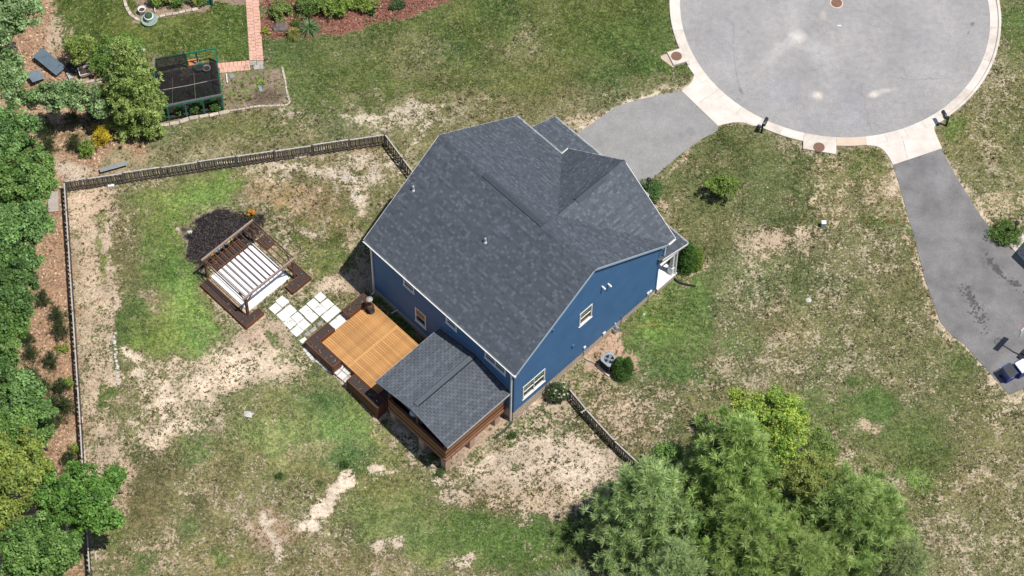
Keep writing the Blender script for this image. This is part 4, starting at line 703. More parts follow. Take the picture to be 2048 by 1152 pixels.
for bx in (((PU1-.06, PV0-.07, 1.535), (PU1+.07, -.1, 1.575)), ((PU0-.05, PV0-.1, 1.54), (PU1-.065, PV0+.06, 1.58)), ((PU0-.05, PV0+.065, 1.54), (PU0+.07, -2.9, 1.58))): mb = MB(); mb.box(*bx); mb.build('rail_cap', M['rail'], porch)
for bx in (((PU1+.035, PV0-.1, .27), (PU1+.075, -.1, .55)), ((PU0, PV0-.1, .27), (PU1+.03, PV0-.055, .55))): mb = MB(); mb.box(*bx); mb.build('rim_joist', M['joist'], porch)
for u_, v_ in ((PU1-.06, PV0+.06), (PU1-.06, -2.4), (PU1-.06, -.2), (-2.9, PV0+.06), (PU0+.06, PV0+.06), (PU0+.06, -.2)): mb = MB(); mb.box((u_-.06, v_-.06, .5), (u_+.06, v_+.06, 2.7)); mb.build('post', M['pergwood'], porch)
M['pier'] = mat('pier_block', (.54, .39, .29), (.44, .31, .23), 4, .9, .2, .15)
for u_, v_ in ((PU1-.16, PV0+.14), (PU1-.16, -2.75), (PU1-.16, -.75), (-2.55, PV0+.14), (PU0+.3, PV0+.14)):
    mb = MB(); mb.box((u_-.2, v_-.2, -1.4), (u_+.2, v_+.2, .28)); mb.build('pier', M['pier'], porch)
M['screen'], t, b = nodes('insect_screen', .8, .1); b.inputs['Base Color'].default_value = (.012, .012, .013, 1); n_ = noise(t, 200, 1); b.inputs['Alpha'].default_value = .6
for pts in ([(PU1, PV0, 1.58), (PU1, -.1, 1.58), (PU1, -.1, 2.62), (PU1, PV0, 2.62)],): mb = MB(); mb.add(pts, [(0, 1, 2, 3)]); mb.build('screen', M['screen'], porch)
grill = hthing('grill', 'grey round smoker grill with white lid at the porch rail', 'grill', -3.55, -4.45, .5)
mb = MB(); mb.lathe((-3.55, -4.45, .5), [(.18, 0), (.22, .3), (.28, .5), (.3, .9), (.27, .98)], 18); mb.build('body', M['galv'], grill, True); mb = MB(); mb.lathe((-3.55, -4.45, 1.48), [(.27, 0), (.2, .1), (.08, .15), (.02, .16)], 18); mb.build('lid', M['white'], grill, True); mb = MB(); mb.box((-3.25, -4.6, 1.3), (-2.8, -4.35, 1.34)); mb.build('side_shelf', M['galv'], grill)
for i in range(3): mb = MB(); mb.tube([(-3.55+.15*math.cos(i*2.1), -4.45+.15*math.sin(i*2.1), .8), (-3.55+.25*math.cos(i*2.1), -4.45+.25*math.sin(i*2.1), .5)], .02, 6); mb.build('leg', M['darkmetal'], grill)
# ------------------------------------------------------------------ foliage generators
def unit(a): return a/np.maximum(np.linalg.norm(a, axis=-1, keepdims=True), 1e-9)
def leaves(C, rad, per, size, pal, up=.55, flat=.62):
    k = len(C); n = k*per; pal = np.array(pal, float); ct = pal[RNG.integers(0, len(pal), k)]*(.8+.4*RNG.random((k, 1)))
    d = unit(RNG.normal(0, 1, (n, 3))); r = np.repeat(np.broadcast_to(rad, (k,))*(.7+.6*RNG.random(k)), per)*RNG.random(n)**.45
    P = np.repeat(C, per, 0)+d*r[:, None]*np.array([1, 1, .7]); nn = unit(RNG.normal(0, 1, (n, 3))*(1-up)+np.array([0, 0, up])+d*.35)
    a = unit(np.cross(nn, RNG.normal(0, 1, (n, 3)))); b_ = np.cross(nn, a); L = size*(.6+.8*RNG.random(n))[:, None]
    v = np.stack([P-a*L*.5, P+b_*L*flat*.5+nn*L*.08, P+a*L*.5, P-b_*L*flat*.5+nn*L*.08], 1)
    return v, np.repeat(ct, per, 0)*(.7+.6*RNG.random((n, 1)))
def lumps(c, rx, ry, rz, nl, ncl, lr=.42, low=-.35):
    d = unit(RNG.normal(0, 1, (nl*3, 3))); d = d[d[:, 2] > low][:nl]; L = np.array(c)+d*np.array([rx, ry, rz])*(.35+.4*RNG.random((len(d), 1)))
    i = RNG.integers(0, len(L), ncl); e = unit(RNG.normal(0, 1, (ncl, 3))+np.array([0, 0, .35])); s_ = lr*(.65+.7*RNG.random(len(L)))[i]
    return L, L[i]+e*np.array([rx, ry, rz])*s_[:, None]*(.55+.5*RNG.random((ncl, 1)))
def limbs(mb, base, targets, fork, r0):
    b = np.array(base, float); f = np.array(fork, float); mid = (b+f)/2+RNG.normal(0, .08, 3); mb.tube([b-[0, 0, .2], b+[0, 0, .15], mid, f], [r0*1.35, r0, r0*.85, r0*.65], 9)
    for T_ in targets:
        s_ = b+(f-b)*(.55+.45*RNG.random()); m_ = s_+(T_-s_)*.5+np.array([0, 0, .12*np.linalg.norm(T_-s_)])+RNG.normal(0, .12, 3); mb.tube([s_, m_, T_], [r0*.5, r0*.3, r0*.1], 6)
GREEN = [(.17, .3, .07), (.23, .37, .1), (.11, .21, .045)]; PALE = [(.27, .4, .17), (.34, .47, .22), (.18, .29, .1)]; DARK = [(.11, .21, .055), (.15, .27, .075), (.08, .16, .04)]; YGR = [(.28, .35, .07), (.33, .4, .09), (.2, .29, .06)]; LIME = [(.22, .34, .06), (.27, .4, .08)]
def leafy(name, label, cat, base, c, rx, ry, rz, nl=12, ncl=200, per=45, size=.13, pal=GREEN, group=None, bark='bark', r0=.12, clr=.32, twig=0, up=.55, part='crown', lr=.42):
    o = thing(name, label, cat, base, 0, group); b = np.array(base, float); BASE[o.name] = b
    L, C = lumps(c, rx, ry, rz, nl, ncl, lr); mb = MB(); limbs(mb, b, list(L), np.array([b[0]*.4+c[0]*.6, b[1]*.4+c[1]*.6, c[2]-rz*.35]), r0)
    if twig:
        for i in RNG.integers(0, len(C), twig): j = int(np.argmin(((L-C[i])**2).sum(1))); mb.tube([L[j], (L[j]+C[i])/2+RNG.normal(0, .05, 3), C[i]*1.12-L[j]*.12], [r0*.16, r0*.12, r0*.05], 5)
    mb.build('trunk', M[bark], o, True); v, cl = leaves(C, clr, per, size, pal, up); npmesh(part, v, 4, cl, M['leaf'], o, loc=b); return o
def needles(P, D, per, L, wd, pal):
    k = len(P); n = k*per; pal = np.array(pal, float); ct = pal[RNG.integers(0, len(pal), k)]*(.8+.4*RNG.random((k, 1)))
    d = unit(np.repeat(D, per, 0)*.8+RNG.normal(0, .58, (n, 3))); p = np.repeat(P, per, 0)+d*.02; l_ = L*(.65+.6*RNG.random(n))[:, None]
    s_ = unit(np.cross(d, RNG.normal(0, 1, (n, 3))))*wd; tip = p+d*l_+np.array([0, 0, -.02])
    return np.stack([p-s_*.5, p+s_*.5, tip+s_*.3, tip-s_*.3], 1), np.repeat(ct, per, 0)*(.72+.56*RNG.random((n, 1)))
PINE = [(.35, .48, .14), (.44, .57, .2), (.22, .34, .08)]; PINED = [(.12, .165, .075), (.1, .14, .06)]
def pine(name, label, base, H_, R0, pal=PINE, lev=16, nb=7, per=34, L=.3, wd=.03, group=None, z0=.28, lean=(0, 0), dens=1., r0=.16, cat='pine tree'):
    o = thing(name, label, cat, base, 0, group); b = np.array(base, float); BASE[o.name] = b; mb = MB(); top = b+np.array([lean[0], lean[1], H_])
    mb.tube([b-[0, 0, .2], b+[0, 0, .2], (b+top)/2, top-[0, 0, .2]], [r0*1.3, r0, r0*.65, r0*.15], 9); T_, D_ = [], []
    for i in range(lev):
        f = z0+(1-z0)*(i+.3*RNG.random())/lev; q = b+(top-b)*f; prof = (1-((f-z0)/(1-z0))**1.5)*(.75+.5*RNG.random())+.1
        for j in range(nb):
            a = 6.283*(j+RNG.random()*.7)/nb+i*1.1; ln = R0*prof*(.6+.55*RNG.random()); rise = (.1+.75*f)*ln*(.5+.6*RNG.random())
            e = q+np.array([math.cos(a)*ln, math.sin(a)*ln, rise]); m_ = (q+e)/2+np.array([0, 0, -.1*ln]); mb.tube([q, m_, e], [r0*.24, r0*.15, r0*.05], 5)
            for k in range(max(2, int(ln*5.2*dens))):
                s_ = .3+.72*RNG.random()**.7; p = (q*(1-s_)+m_*s_ if s_ < .5 else m_*(2-2*s_)+e*(2*s_-1)) if s_ < 1 else e; p = p+RNG.normal(0, .12+.2*s_*ln*.35, 3)*np.array([1, 1, .55])
                T_.append(p); dd = unit((e-q)*.5+np.array([0, 0, ln*.75])+RNG.normal(0, .3, 3)*ln); D_.append(dd)
    for k in range(6): T_.append(top+RNG.normal(0, .12, 3)); D_.append(unit(np.array([RNG.normal(0, .4), RNG.normal(0, .4), 1.])))
    mb.build('trunk', M['bark'], o, True); v, c = needles(np.array(T_), np.array(D_), per, L, wd, pal); npmesh('crown', v, 4, c, M['needle'], o, loc=b); return o
def cone(name, label, cat, base, tips, R0, pal, ncl, per=30, size=.07, group=None, up=.35, flat=.35, power=.75, clr=.12):
    o = thing(name, label, cat, base, 0, group); b = np.array(base, float); BASE[o.name] = b; mb = MB(); C = []
    for dx, dy, h, r in tips:
        tp = b+np.array([dx, dy, h]); mb.tube([b-[0, 0, .1], b+[dx*.6, dy*.6, h*.4], tp-[0, 0, .15]], [.06, .045, .01], 6)
        f = RNG.random(ncl)**1.15; a = RNG.uniform(0, 6.283, ncl); rr_ = r*np.clip((1-f), 0, 1)**power*np.minimum(1, .62+f*3)*(.82+.26*RNG.random(ncl)); C.append(np.stack([b[0]+dx*np.minimum(1, f*1.5+.35)+np.cos(a)*rr_, b[1]+dy*np.minimum(1, f*1.5+.35)+np.sin(a)*rr_, b[2]+.06+h*f], -1))
    C = np.concatenate(C); mb.build('trunk', M['bark'], o, True); v, c = leaves(C, clr, per, size, pal, up, flat); npmesh('crown', v, 4, c, M['leaf'], o, loc=b); return o
def shrub(name, label, cat, base, rx, ry, rz, pal, ncl=90, per=36, size=.09, group=None, flat=.55, flowers=None, nl=9, lr=.5, clr=.16, up=.45):
    o = thing(name, label, cat, base, 0, group); b = np.array(base, float); BASE[o.name] = b; c = b+np.array([0, 0, rz*.55]); L, C = lumps(c, rx, ry, rz*.7, nl, ncl, lr, -.5); C[:, 2] = np.maximum(C[:, 2], b[2]+.05); mb = MB()
    for T_ in L: mb.tube([b+RNG.normal(0, .05, 3)*[1, 1, 0], (b+T_)/2+RNG.normal(0, .04, 3), T_], [.02, .014, .006], 5)
    mb.build('stem', M['bark'], o, True); v, cl = leaves(C, clr, per, size, pal, up, flat); npmesh('foliage', v, 4, cl, M['leaf'], o, loc=b)
    if flowers: i = RNG.integers(0, len(C), flowers[0]); v, cl = leaves(C[i]+np.array([0, 0, .14]), .06, 8, .08, flowers[1], .7, .9); npmesh('blossom', v, 4, cl, M['leaf'], o, loc=b)
    return o
def blades(name, label, cat, base, R0, H_, n, pal, wd=.03, group=None, flowers=None):     # strap leaves arching out of one crown
    o = thing(name, label, cat, base, 0, group); b = np.array(base, float); BASE[o.name] = b; V_ = []; pal = np.array(pal); C = []
    for i in range(n):
        a = RNG.uniform(0, 6.283); r = R0*(.5+.6*RNG.random()); h = H_*(.6+.5*RNG.random()); d = np.array([math.cos(a), math.sin(a), 0]); s_ = np.array([-d[1], d[0], 0])*wd/2; z = np.array([0, 0, 1.])
        p = [b+d*.03, b+d*r*.4+z*h*.85, b+d*r*.8+z*h, b+d*r*1.15+z*h*.6]; ww = [.7, 1, .7, .1]; c = pal[RNG.integers(len(pal))]*(.75+.5*RNG.random())
        for j in range(3): V_.append([p[j]-s_*ww[j], p[j]+s_*ww[j], p[j+1]+s_*ww[j+1], p[j+1]-s_*ww[j+1]]); C.append(c)
    npmesh('leaf_blades', np.array(V_), 4, np.array(C), M['leaf'], o, loc=b)
    if flowers:
        c = b+np.stack([RNG.normal(0, R0*.35, flowers[0]), RNG.normal(0, R0*.35, flowers[0]), H_*(1.25+.4*RNG.random(flowers[0]))], -1); v, cl = leaves(c, .06, 14, .09, flowers[1], .6, .8); npmesh('blossom', v, 4, cl, M['leaf'], o, loc=b)
        mb = MB()
        for p in c: mb.tube([b, (b+p)/2+[0, 0, .1], p], .008, 4)
        mb.build('flower_stalk', mat('green_stalk', (.12, .18, .05), (.09, .14, .04)), o)
    return o
# ------------------------------------------------------------------ deck, planters, pergola, paving
deck = hthing('deck', 'honey coloured low plank deck behind the blue house', 'deck', -8.3, -2.7, .2)
M['plank'] = mat('deck_plank', (.56, .3, .11), (.38, .185, .065), 3, .65, .3, .15, var=.14, stretch=(.6, 7, 7)); M['plank2'] = mat('deck_border', (.62, .36, .14), (.52, .28, .1), 3, .6, .35, .1)
DZ = .35
def boards(u0, u1, v0, v1, wd=.14):
    n = int((v1-v0)/(wd+.006)); ln = u1-u0; mb = MB(); mb.box((0, 0, 0), (ln, wd-.001, .035)); bm_ = mb.mesh('plank'); bm_.materials.append(M['plank'])
    for i in range(n): inst('plank', bm_, deck, (u0, v0+i*(v1-v0)/n, DZ-.035+random.uniform(-.002, .002)))
boards(-11.2, -8.93, -4.68, -.78); boards(-8.77, -5.32, -4.68, -.78)
for bx in (((-8.925, -4.68, DZ-.035), (-8.855, -.78, DZ+.002)), ((-8.845, -4.68, DZ-.035), (-8.775, -.78, DZ+.003))): mb = MB(); mb.box(*bx); mb.build('plank', M['plank2'], deck)
mb = MB(); mb.box((-11.16, -4.64, -.75), (-5.36, -.82, DZ-.04)); mb.build('frame', M['rustwood'], deck); mb = MB(); mb.box((-11.21, -.777, DZ-.2), (-5.32, -.74, DZ-.002)); mb.build('rim_board', M['plank2'], deck)
def planter(label, poly, zt, zb, group, bits=0, pals=None, name='planter_box'):
    poly = [np.array(p, float) for p in poly]; a = sum(poly[i][0]*poly[(i+1) % len(poly)][1]-poly[(i+1) % len(poly)][0]*poly[i][1] for i in range(len(poly)))
    if a < 0: poly = poly[::-1]
    c = np.mean(poly, 0); o = hthing(name, label, 'planter', c[0], c[1], zb, group); n = len(poly)
    for i in range(n):
        p, q = poly[i], poly[(i+1) % n]; d = (q-p)/np.linalg.norm(q-p); nn = np.array([d[1], -d[0]]); nz = max(1, int(round((zt-zb)/.2)))
        for k in range(nz):
            z0, z1 = zb+(zt-zb)*k/nz, zb+(zt-zb)*(k+1)/nz-.004; mb = MB(); e = .02 if i % 2 else -.0
            mb.add([(*(p-d*e), z0), (*(q+d*e), z0), (*(q+d*e), z1), (*(p-d*e), z1), (*(p-d*e-nn*.04), z0), (*(q+d*e-nn*.04), z0), (*(q+d*e-nn*.04), z1), (*(p-d*e-nn*.04), z1)], [(0, 1, 2, 3), (5, 4, 7, 6), (3, 2, 6, 7), (1, 0, 4, 5), (1, 5, 6, 2), (0, 3, 7, 4)]); mb.build('board', M['rustwood'], o)
    ins = []
    for i in range(n):
        p0, p1, p2 = poly[i-1], poly[i], poly[(i+1) % n]; d1 = (p1-p0)/np.linalg.norm(p1-p0); d2 = (p2-p1)/np.linalg.norm(p2-p1); ins.append(tuple(p1+(np.array([-d1[1], d1[0]])+np.array([-d2[1], d2[0]]))*.042))
    mb = MB(); mb.prism(ins, zb, zt-.05); mb.build('soil', M['soil'], o)
    if bits:
        V_, C = [], []; lo, hi = np.min(ins, 0), np.max(ins, 0); pals = pals or [(.3, .24, .2), (.2, .2, .1), (.5, .45, .4), (.22, .15, .1)]; k = 0
        while k < bits:
            p = RNG.uniform(lo, hi)
            if sd_poly(np.array([p[0]]), np.array([p[1]]), ins)[0] < -.05:
                for j in range(5):
                    q = np.array([*p, zt-.04])+RNG.normal(0, .035, 3)*[1, 1, .4]+[0, 0, .03]; aa = unit(RNG.normal(0, 1, 3)); bb = unit(np.cross(aa, RNG.normal(0, 1, 3))); s_ = .03+.03*RNG.random(); V_.append([q-aa*s_, q+bb*s_*.6, q+aa*s_, q-bb*s_*.6]); C.append(np.array(pals[RNG.integers(len(pals))]))
                k += 1
        npmesh('seedlings', np.array(V_)-BASE[o.name], 4, np.array(C), M['leaf'], o, kind='stuff')
    return o
PG, DG = 'planter boxes round the pergola', 'planter boxes along the deck'
planter('brown planter box on the deck corner beside the chiminea', [(-11.75, -2.5), (-11.15, -2.5), (-11.15, -.8), (-11.75, -.8)], .72, -.05, DG, 12, [(.5, .35, .12), (.3, .22, .12), (.16, .12, .1)])
planter('L shaped planter box at the left corner of the plank deck', [(-11.72, -5.48), (-9.3, -5.48), (-9.3, -4.82), (-11.12, -4.82), (-11.12, -3.65), (-11.72, -3.65)], .72, -.2, DG, 22)
planter('long brown planter box on the lower deck edge next to the porch', [(-8.12, -5.48), (-5.55, -5.48), (-5.55, -4.86), (-8.12, -4.86)], .72, -.75, DG, 14)
planter('short planter box in the porch shade at the deck end', [(-6.2, -4.82), (-5.4, -4.82), (-5.4, -3.95), (-6.2, -3.95)], .74, -.3, DG, 6)
planter('L shaped planter box on the lower left side of the pergola', [(-19.0, -7.2), (-14.95, -7.2), (-14.95, -5.8), (-15.45, -5.8), (-15.45, -6.6), (-19.0, -6.6)], .42, .02, PG, 14)
planter('L shaped planter box at the right corner post of the pergola', [(-15.38, -3.7), (-14.76, -3.7), (-14.76, -2.2), (-16.3, -2.2), (-16.3, -2.68), (-15.38, -2.68)], .5, .1, PG, 8)
planter('small planter box behind the pergola top corner post', [(-18.95, -2.75), (-18.1, -2.75), (-18.1, -2.12), (-18.95, -2.12)], .5, .1, PG, 5)
planter('outer row planter box with flowers under the back pergola beam', [(-20.15, -5.78), (-19.68, -5.78), (-19.68, -3.4), (-20.15, -3.4)], .52, .05, PG, 6)
planter('inner row planter box against the white pergola slab', [(-19.62, -5.78), (-19.08, -5.78), (-19.08, -3.5), (-19.62, -3.5)], .46, .05, PG, 8)
for i, (v_, col, w_) in enumerate(((-5.5, [(.7, .4, .02)], 'yellow'), (-5.1, [(.5, .52, .5)], 'white'), (-4.65, [(.55, .55, .55)], 'pale'), (-4.25, [(.62, .6, .58)], 'silver'), (-4.0, [(.75, .5, .02)], 'golden'))):
    shrub('bedding_flower', w_+' flowering bedding plant in the planter under the back pergola beam', 'flower', W(-19.9, v_, .48), .16, .16, .2, [(.1, .14, .06)], 10, 12, .07, 'bedding flowers in the pergola planter', .6, (8, col), 4)
slab = hthing('pergola_slab', 'square bright white slab under the pergola', 'slab', -17.45, -4.65, .1); mb = MB(); mb.box((-19.05, -6.32, -.2), (-15.74, -3.0, .26)); mb.build('slab_face', M['slab'], slab, bevel=.01)
perg = hthing('pergola', 'open brown timber pergola with twelve thin rafters over a white slab', 'pergola', -17.4, -4.65, .15); PH = 2.3
for u_, v_ in ((-15.56, -6.5), (-19.22, -6.45), (-15.54, -2.84), (-19.2, -2.84)): mb = MB(); mb.box((u_-.075, v_-.075, .0), (u_+.075, v_+.075, PH-.1)); mb.build('post', M['pergwood'], perg, bevel=.006)
M['pergcap'] = mat('greyed_beam', (.38, .29, .25), (.24, .17, .14), 5, .8, .2, .2)
for u_ in (-19.22, -15.55): mb = MB(); mb.box((u_-.05, -6.68, PH-.1), (u_+.05, -2.66, PH+.05)); mb.build('beam', M['pergcap'], perg)
mb = MB(); mb.box((0, -.019, 0), (3.5, .019, .1)); bm_ = mb.mesh('rafter'); bm_.materials.append(M['pergwood'])
for i in range(12): inst('rafter', bm_, perg, (-19.13, -6.5+i*(3.66/11), PH-.06))
mb = MB(); mb.bar((-19.13, -6.62, PH-.0), (-15.6, -6.62, PH-.0), .035, .14); mb.build('beam', M['pergwood'], perg); mb = MB(); mb.bar((-19.13, -2.72, PH), (-15.6, -2.72, PH), .035, .14); mb.build('beam', M['pergwood'], perg)
for u_, v_ in ((-15.56, -6.5), (-19.22, -6.45), (-15.54, -2.84), (-19.2, -2.84)):
    sv = 1 if v_ < -5 else -1; su = -1 if u_ > -17 else 1
    mb = MB(); mb.bar((u_, v_+sv*.05, PH-.65), (u_, v_+sv*.55, PH-.08), .06, .07); mb.build('brace', M['pergwood'], perg); mb = MB(); mb.bar((u_+su*.05, v_, PH-.65), (u_+su*.55, v_, PH-.08), .06, .07); mb.build('brace', M['pergwood'], perg)
# chiminea
ch = hthing('chiminea', 'dark cast iron chiminea with a pale round rain cap on the deck', 'chiminea', -10.72, -1.2, DZ)
def lat(o, name, prof, mt, c=(-10.72, -1.2), n=22): mb = MB(); mb.lathe((c[0], c[1], 0), prof, n); return mb.build(name, mt, o, True)
lat(ch, 'base_ring', [(.27, DZ), (.27, DZ+.04), (.2, DZ+.06), (.12, DZ+.22)], M['darkmetal']); lat(ch, 'belly', [(.1, DZ+.2), (.2, DZ+.28), (.25, DZ+.45), (.22, DZ+.62), (.12, DZ+.75)], mat('chiminea_iron', (.11, .06, .045), (.06, .035, .028), 8, .7, .3)); lat(ch, 'neck', [(.11, DZ+.72), (.09, DZ+.9), (.075, DZ+1.3), (.065, DZ+1.3)], M['darkmetal']); lat(ch, 'rain_cap', [(.2, DZ+1.33), (.19, DZ+1.35), (.08, DZ+1.4), (.03, DZ+1.44), (.0, DZ+1.44)], mat('dull_zinc', (.42, .4, .37), (.33, .31, .29), 6, .6))
mb = MB(); mb.lathe((-10.72+.17, -1.2-.13, DZ+.45), [(.1, -.1), (.12, 0), (.1, .1)], 12); mb.build('fire_door', M['darkmetal'], ch)
# white pavers, every one its own stone
pav = hthing('paver_patio', 'bright white square pavers laid between pergola and deck', 'paving', -13.2, -3.9, .1)
PQ = [(-15.06, -14.55, -5.30, -4.76), (-15.14, -14.57, -4.69, -4.17), (-14.41, -13.82, -5.29, -4.80), (-14.41, -13.82, -4.76, -4.24), (-13.76, -13.20, -5.34, -4.82), (-13.73, -13.19, -4.76, -4.25), (-13.09, -12.57, -5.40, -4.87), (-13.12, -12.60, -4.81, -4.28), (-13.73, -13.20, -4.13, -3.59), (-13.15, -12.63, -4.14, -3.59), (-13.74, -13.21, -3.50, -2.97), (-13.17, -12.64, -3.49, -2.95), (-13.76, -13.29, -2.86, -2.38), (-13.18, -12.63, -2.90, -2.38), (-12.56, -12.03, -3.46, -2.93), (-12.54, -12.03, -2.90, -2.37), (-11.88, -11.3, -3.46, -2.92), (-11.88, -11.3, -2.88, -2.36)]
for a, b_, c, d in PQ:
    mb = MB(); h = hW((a+b_)/2, (c+d)/2)+.06; mb.box((a-.02, c-.02, h-.1), (b_+.02, d+.02, h-.02+random.uniform(-.006, .006)), random.uniform(-.03, .03)); mb.build('paver', M['whitepave'], pav, bevel=.012)
def stones(label, name, quads, mt, dz=.05, cat='stone path', grp=None):
    q0 = [G(*p) for p in quads[0]]; c = np.mean([np.mean([G(*p) for p in q], 0) for q in quads], 0); o = thing(name, label, cat, c, 0, grp); BASE[o.name] = c
    for q in quads:
        w_ = [G(*p) for p in q]; z = np.mean([p[2] for p in w_])+dz*random.uniform(.8, 1.2); mb = MB(); mb.prism([tuple(p[:2]) for p in w_], z-.12, z); mb.build('flagstone', mt, o, bevel=.012)
    return o
S5 = lambda L: [[(520+x/4.115, 560+y/4.115) for x, y in q] for q in L]
stones('row of small grey flagstones along the left deck planter', 'stepping_stones', S5([[(365, 445), (400, 420), (425, 445), (385, 470)], [(405, 415), (455, 380), (470, 405), (425, 440)], [(465, 360), (510, 332), (525, 355), (480, 388)]]), M['stone'], .04); stones('single white flagstone at the outer corner of the deck planter', 'stepping_stone', S5([[(322, 500), (368, 470), (392, 495), (345, 525)]]), M['whitepave'], .05)
M['paleflag'] = mat('pale_flagstone', (.62, .61, .6), (.5, .49, .48), 4, .85, .2, .2, var=.12)
stones('curved run of pale flagstones outside the deck edge', 'stone_edging', S5([[(350, 570), (380, 550), (400, 580), (372, 600)], [(375, 605), (402, 583), (425, 620), (398, 635)], [(402, 638), (428, 622), (450, 655), (425, 668)], [(450, 672), (470, 652), (505, 668), (480, 690)], [(482, 692), (507, 670), (545, 692), (515, 715)], [(510, 718), (545, 695), (585, 715), (550, 752)], [(552, 754), (590, 718), (600, 724), (590, 765), (575, 768)]]), M['paleflag'], .05)
stones('pale stone steps leading up to the deck between two planters', 'stone_steps', S5([[(582, 755), (625, 718), (672, 755), (632, 795)], [(634, 797), (674, 757), (720, 795), (680, 835)], [(630, 715), (662, 672), (700, 705), (672, 748)], [(676, 752), (704, 708), (765, 765), (722, 792)], [(685, 838), (716, 800), (722, 830), (700, 855)]]), M['paleflag'], .16)
# air conditioner on its pad
q = UVof(G(1216, 738)); AU, AV, AZ = 1.5, 6.35, -.14
ac = hthing('air_conditioner', 'square grey outdoor air conditioner on a concrete pad beside the blue wall', 'air conditioner', AU, AV, AZ)
mb = MB(); mb.box((AU-.48, AV-.48, AZ-.1), (AU+.48, AV+.48, AZ+.05)); mb.build('pad', M['concrete'], ac); mb = MB(); mb.box((AU-.36, AV-.36, AZ+.05), (AU+.36, AV+.36, AZ+.85)); mb.build('coil', M['black'], ac)
mb = MB()
for k in range(11): z = AZ+.1+k*.068; [mb.box(*bx) for bx in (((AU-.39, AV-.39, z), (AU+.39, AV-.362, z+.02)), ((AU-.39, AV+.362, z), (AU+.39, AV+.39, z+.02)), ((AU-.39, AV-.36, z), (AU-.362, AV+.36, z+.02)), ((AU+.362, AV-.36, z), (AU+.39, AV+.36, z+.02)))]
mb.build('louvres', M['darkmetal'], ac); M['acgrey'] = mat('cabinet_grey', (.3, .36, .4), (.26, .31, .35), 3, .5, .4)
n = 32; mb = MB(); A_ = [(AU+.29*math.cos(6.283*k/n), AV+.29*math.sin(6.283*k/n)) for k in range(n)]; B_ = []
for k in range(n): c_, s_ = math.cos(6.283*k/n), math.sin(6.283*k/n); m_ = .4/max(abs(c_), abs(s_)); m_ = min(m_, .5); B_.append((AU+m_*c_, AV+m_*s_))
mb.add([(*p, AZ+.92) for p in A_]+[(*p, AZ+.9) for p in B_]+[(*p, AZ+.84) for p in B_]+[(*p, AZ+.86) for p in A_], [(k, n+k, n+(k+1) % n, (k+1) % n) for k in range(n)]+[(n+k, 2*n+k, 2*n+(k+1) % n, n+(k+1) % n) for k in range(n)]+[(3*n+k, k, (k+1) % n, 3*n+(k+1) % n) for k in range(n)]); mb.build('top_panel', M['acgrey'], ac)
for k in range(4):
    a = k*1.571+.4; mb = MB(); d = np.array([math.cos(a), math.sin(a)]); s_ = np.array([-d[1], d[0]]); mb.add([(AU+d[0]*.06-s_[0]*.04, AV+d[1]*.06-s_[1]*.04, AZ+.87), (AU+d[0]*.27-s_[0]*.1, AV+d[1]*.27-s_[1]*.1, AZ+.865), (AU+d[0]*.27+s_[0]*.1, AV+d[1]*.27+s_[1]*.1, AZ+.885), (AU+d[0]*.06+s_[0]*.04, AV+d[1]*.06+s_[1]*.04, AZ+.88)], [(0, 1, 2, 3)]); mb.build('fan_blade', M['galv'], ac)
mb = MB(); mb.lathe((AU, AV, AZ+.86), [(.09, 0), (.09, .05), (.02, .06)], 16); mb.build('fan_hub', M['acgrey'], ac); mb = MB()
for k in range(2): mb.bar((AU-.29*math.cos(k*1.571), AV-.29*math.sin(k*1.571), AZ+.925), (AU+.29*math.cos(k*1.571), AV+.29*math.sin(k*1.571), AZ+.925), .012, .012)
for r in (.12, .18, .24): mb.tube([(AU+r*math.cos(6.283*k/20), AV+r*math.sin(6.283*k/20), AZ+.92) for k in range(21)], .005, 4)
mb.build('fan_guard', M['darkmetal'], ac)
# ------------------------------------------------------------------ fences
def picket_mesh(h, wd=.1, th=.018):
    mb = MB(); x = wd/2; y = th/2; pr = [(-x, 0), (x, 0), (x, h-.03), (x*.5, h), (-x*.5, h), (-x, h-.03)]
    mb.add([(a, -y, z) for a, z in pr]+[(a, y, z) for a, z in pr], [(0, 1, 2, 3, 4, 5), (11, 10, 9, 8, 7, 6)]+[(i, i+6, (i+1) % 6+6, (i+1) % 6) for i in range(6)]); me = mb.mesh('picket'); me.materials.append(M['fencewood']); return me
def fence(label, posts, h, steps, gap=.135, cap=True, both=True, grp='weathered picket fence runs'):
    P = [G(*p) for p in posts]; o = thing('picket_fence', label, 'fence', P[0], 0, grp); BASE[o.name] = P[0]; pm = picket_mesh(h-.06); k = 0
    for i, p in enumerate(P): mb = MB(); d = P[min(i+1, len(P)-1)]-P[max(i-1, 0)]; mb.box((p[0]-.05, p[1]-.05, p[2]-.2), (p[0]+.05, p[1]+.05, p[2]+h+.06), math.atan2(d[1], d[0])); mb.build('post', M['fencewood'], o)
    for i in range(len(P)-1):
        a, b_ = P[i], P[i+1]; d = b_-a; L = math.hypot(d[0], d[1]); an = math.atan2(d[1], d[0]); nn = np.array([-math.sin(an), math.cos(an), 0]); zo = steps[i % len(steps)]; e = d/L
        for zz in (.22, h-.2): mb = MB(); mb.bar(a+e*.05+[0, 0, zz+zo], b_-e*.05+[0, 0, zz+zo], .035, .085); mb.build('rail', M['fencewood'], o)
        if cap: mb = MB(); mb.bar(a+e*.02+[0, 0, h+zo+.005], b_-e*.02+[0, 0, h+zo+.005], .075, .03); mb.build('cap_rail', M['fencecap'], o)
        n = int(L/gap)
        for j in range(n):
            s_ = (j+.5)/n; q = a+d*s_; k += 1; sd_ = (.032 if k % 2 else -.032) if both else .032
            inst('picket', pm, o, (q[0]+nn[0]*sd_, q[1]+nn[1]*sd_, q[2]+zo+random.uniform(-.015, .015)), (random.uniform(-.01, .01), random.uniform(-.02, .02), an))
    return o
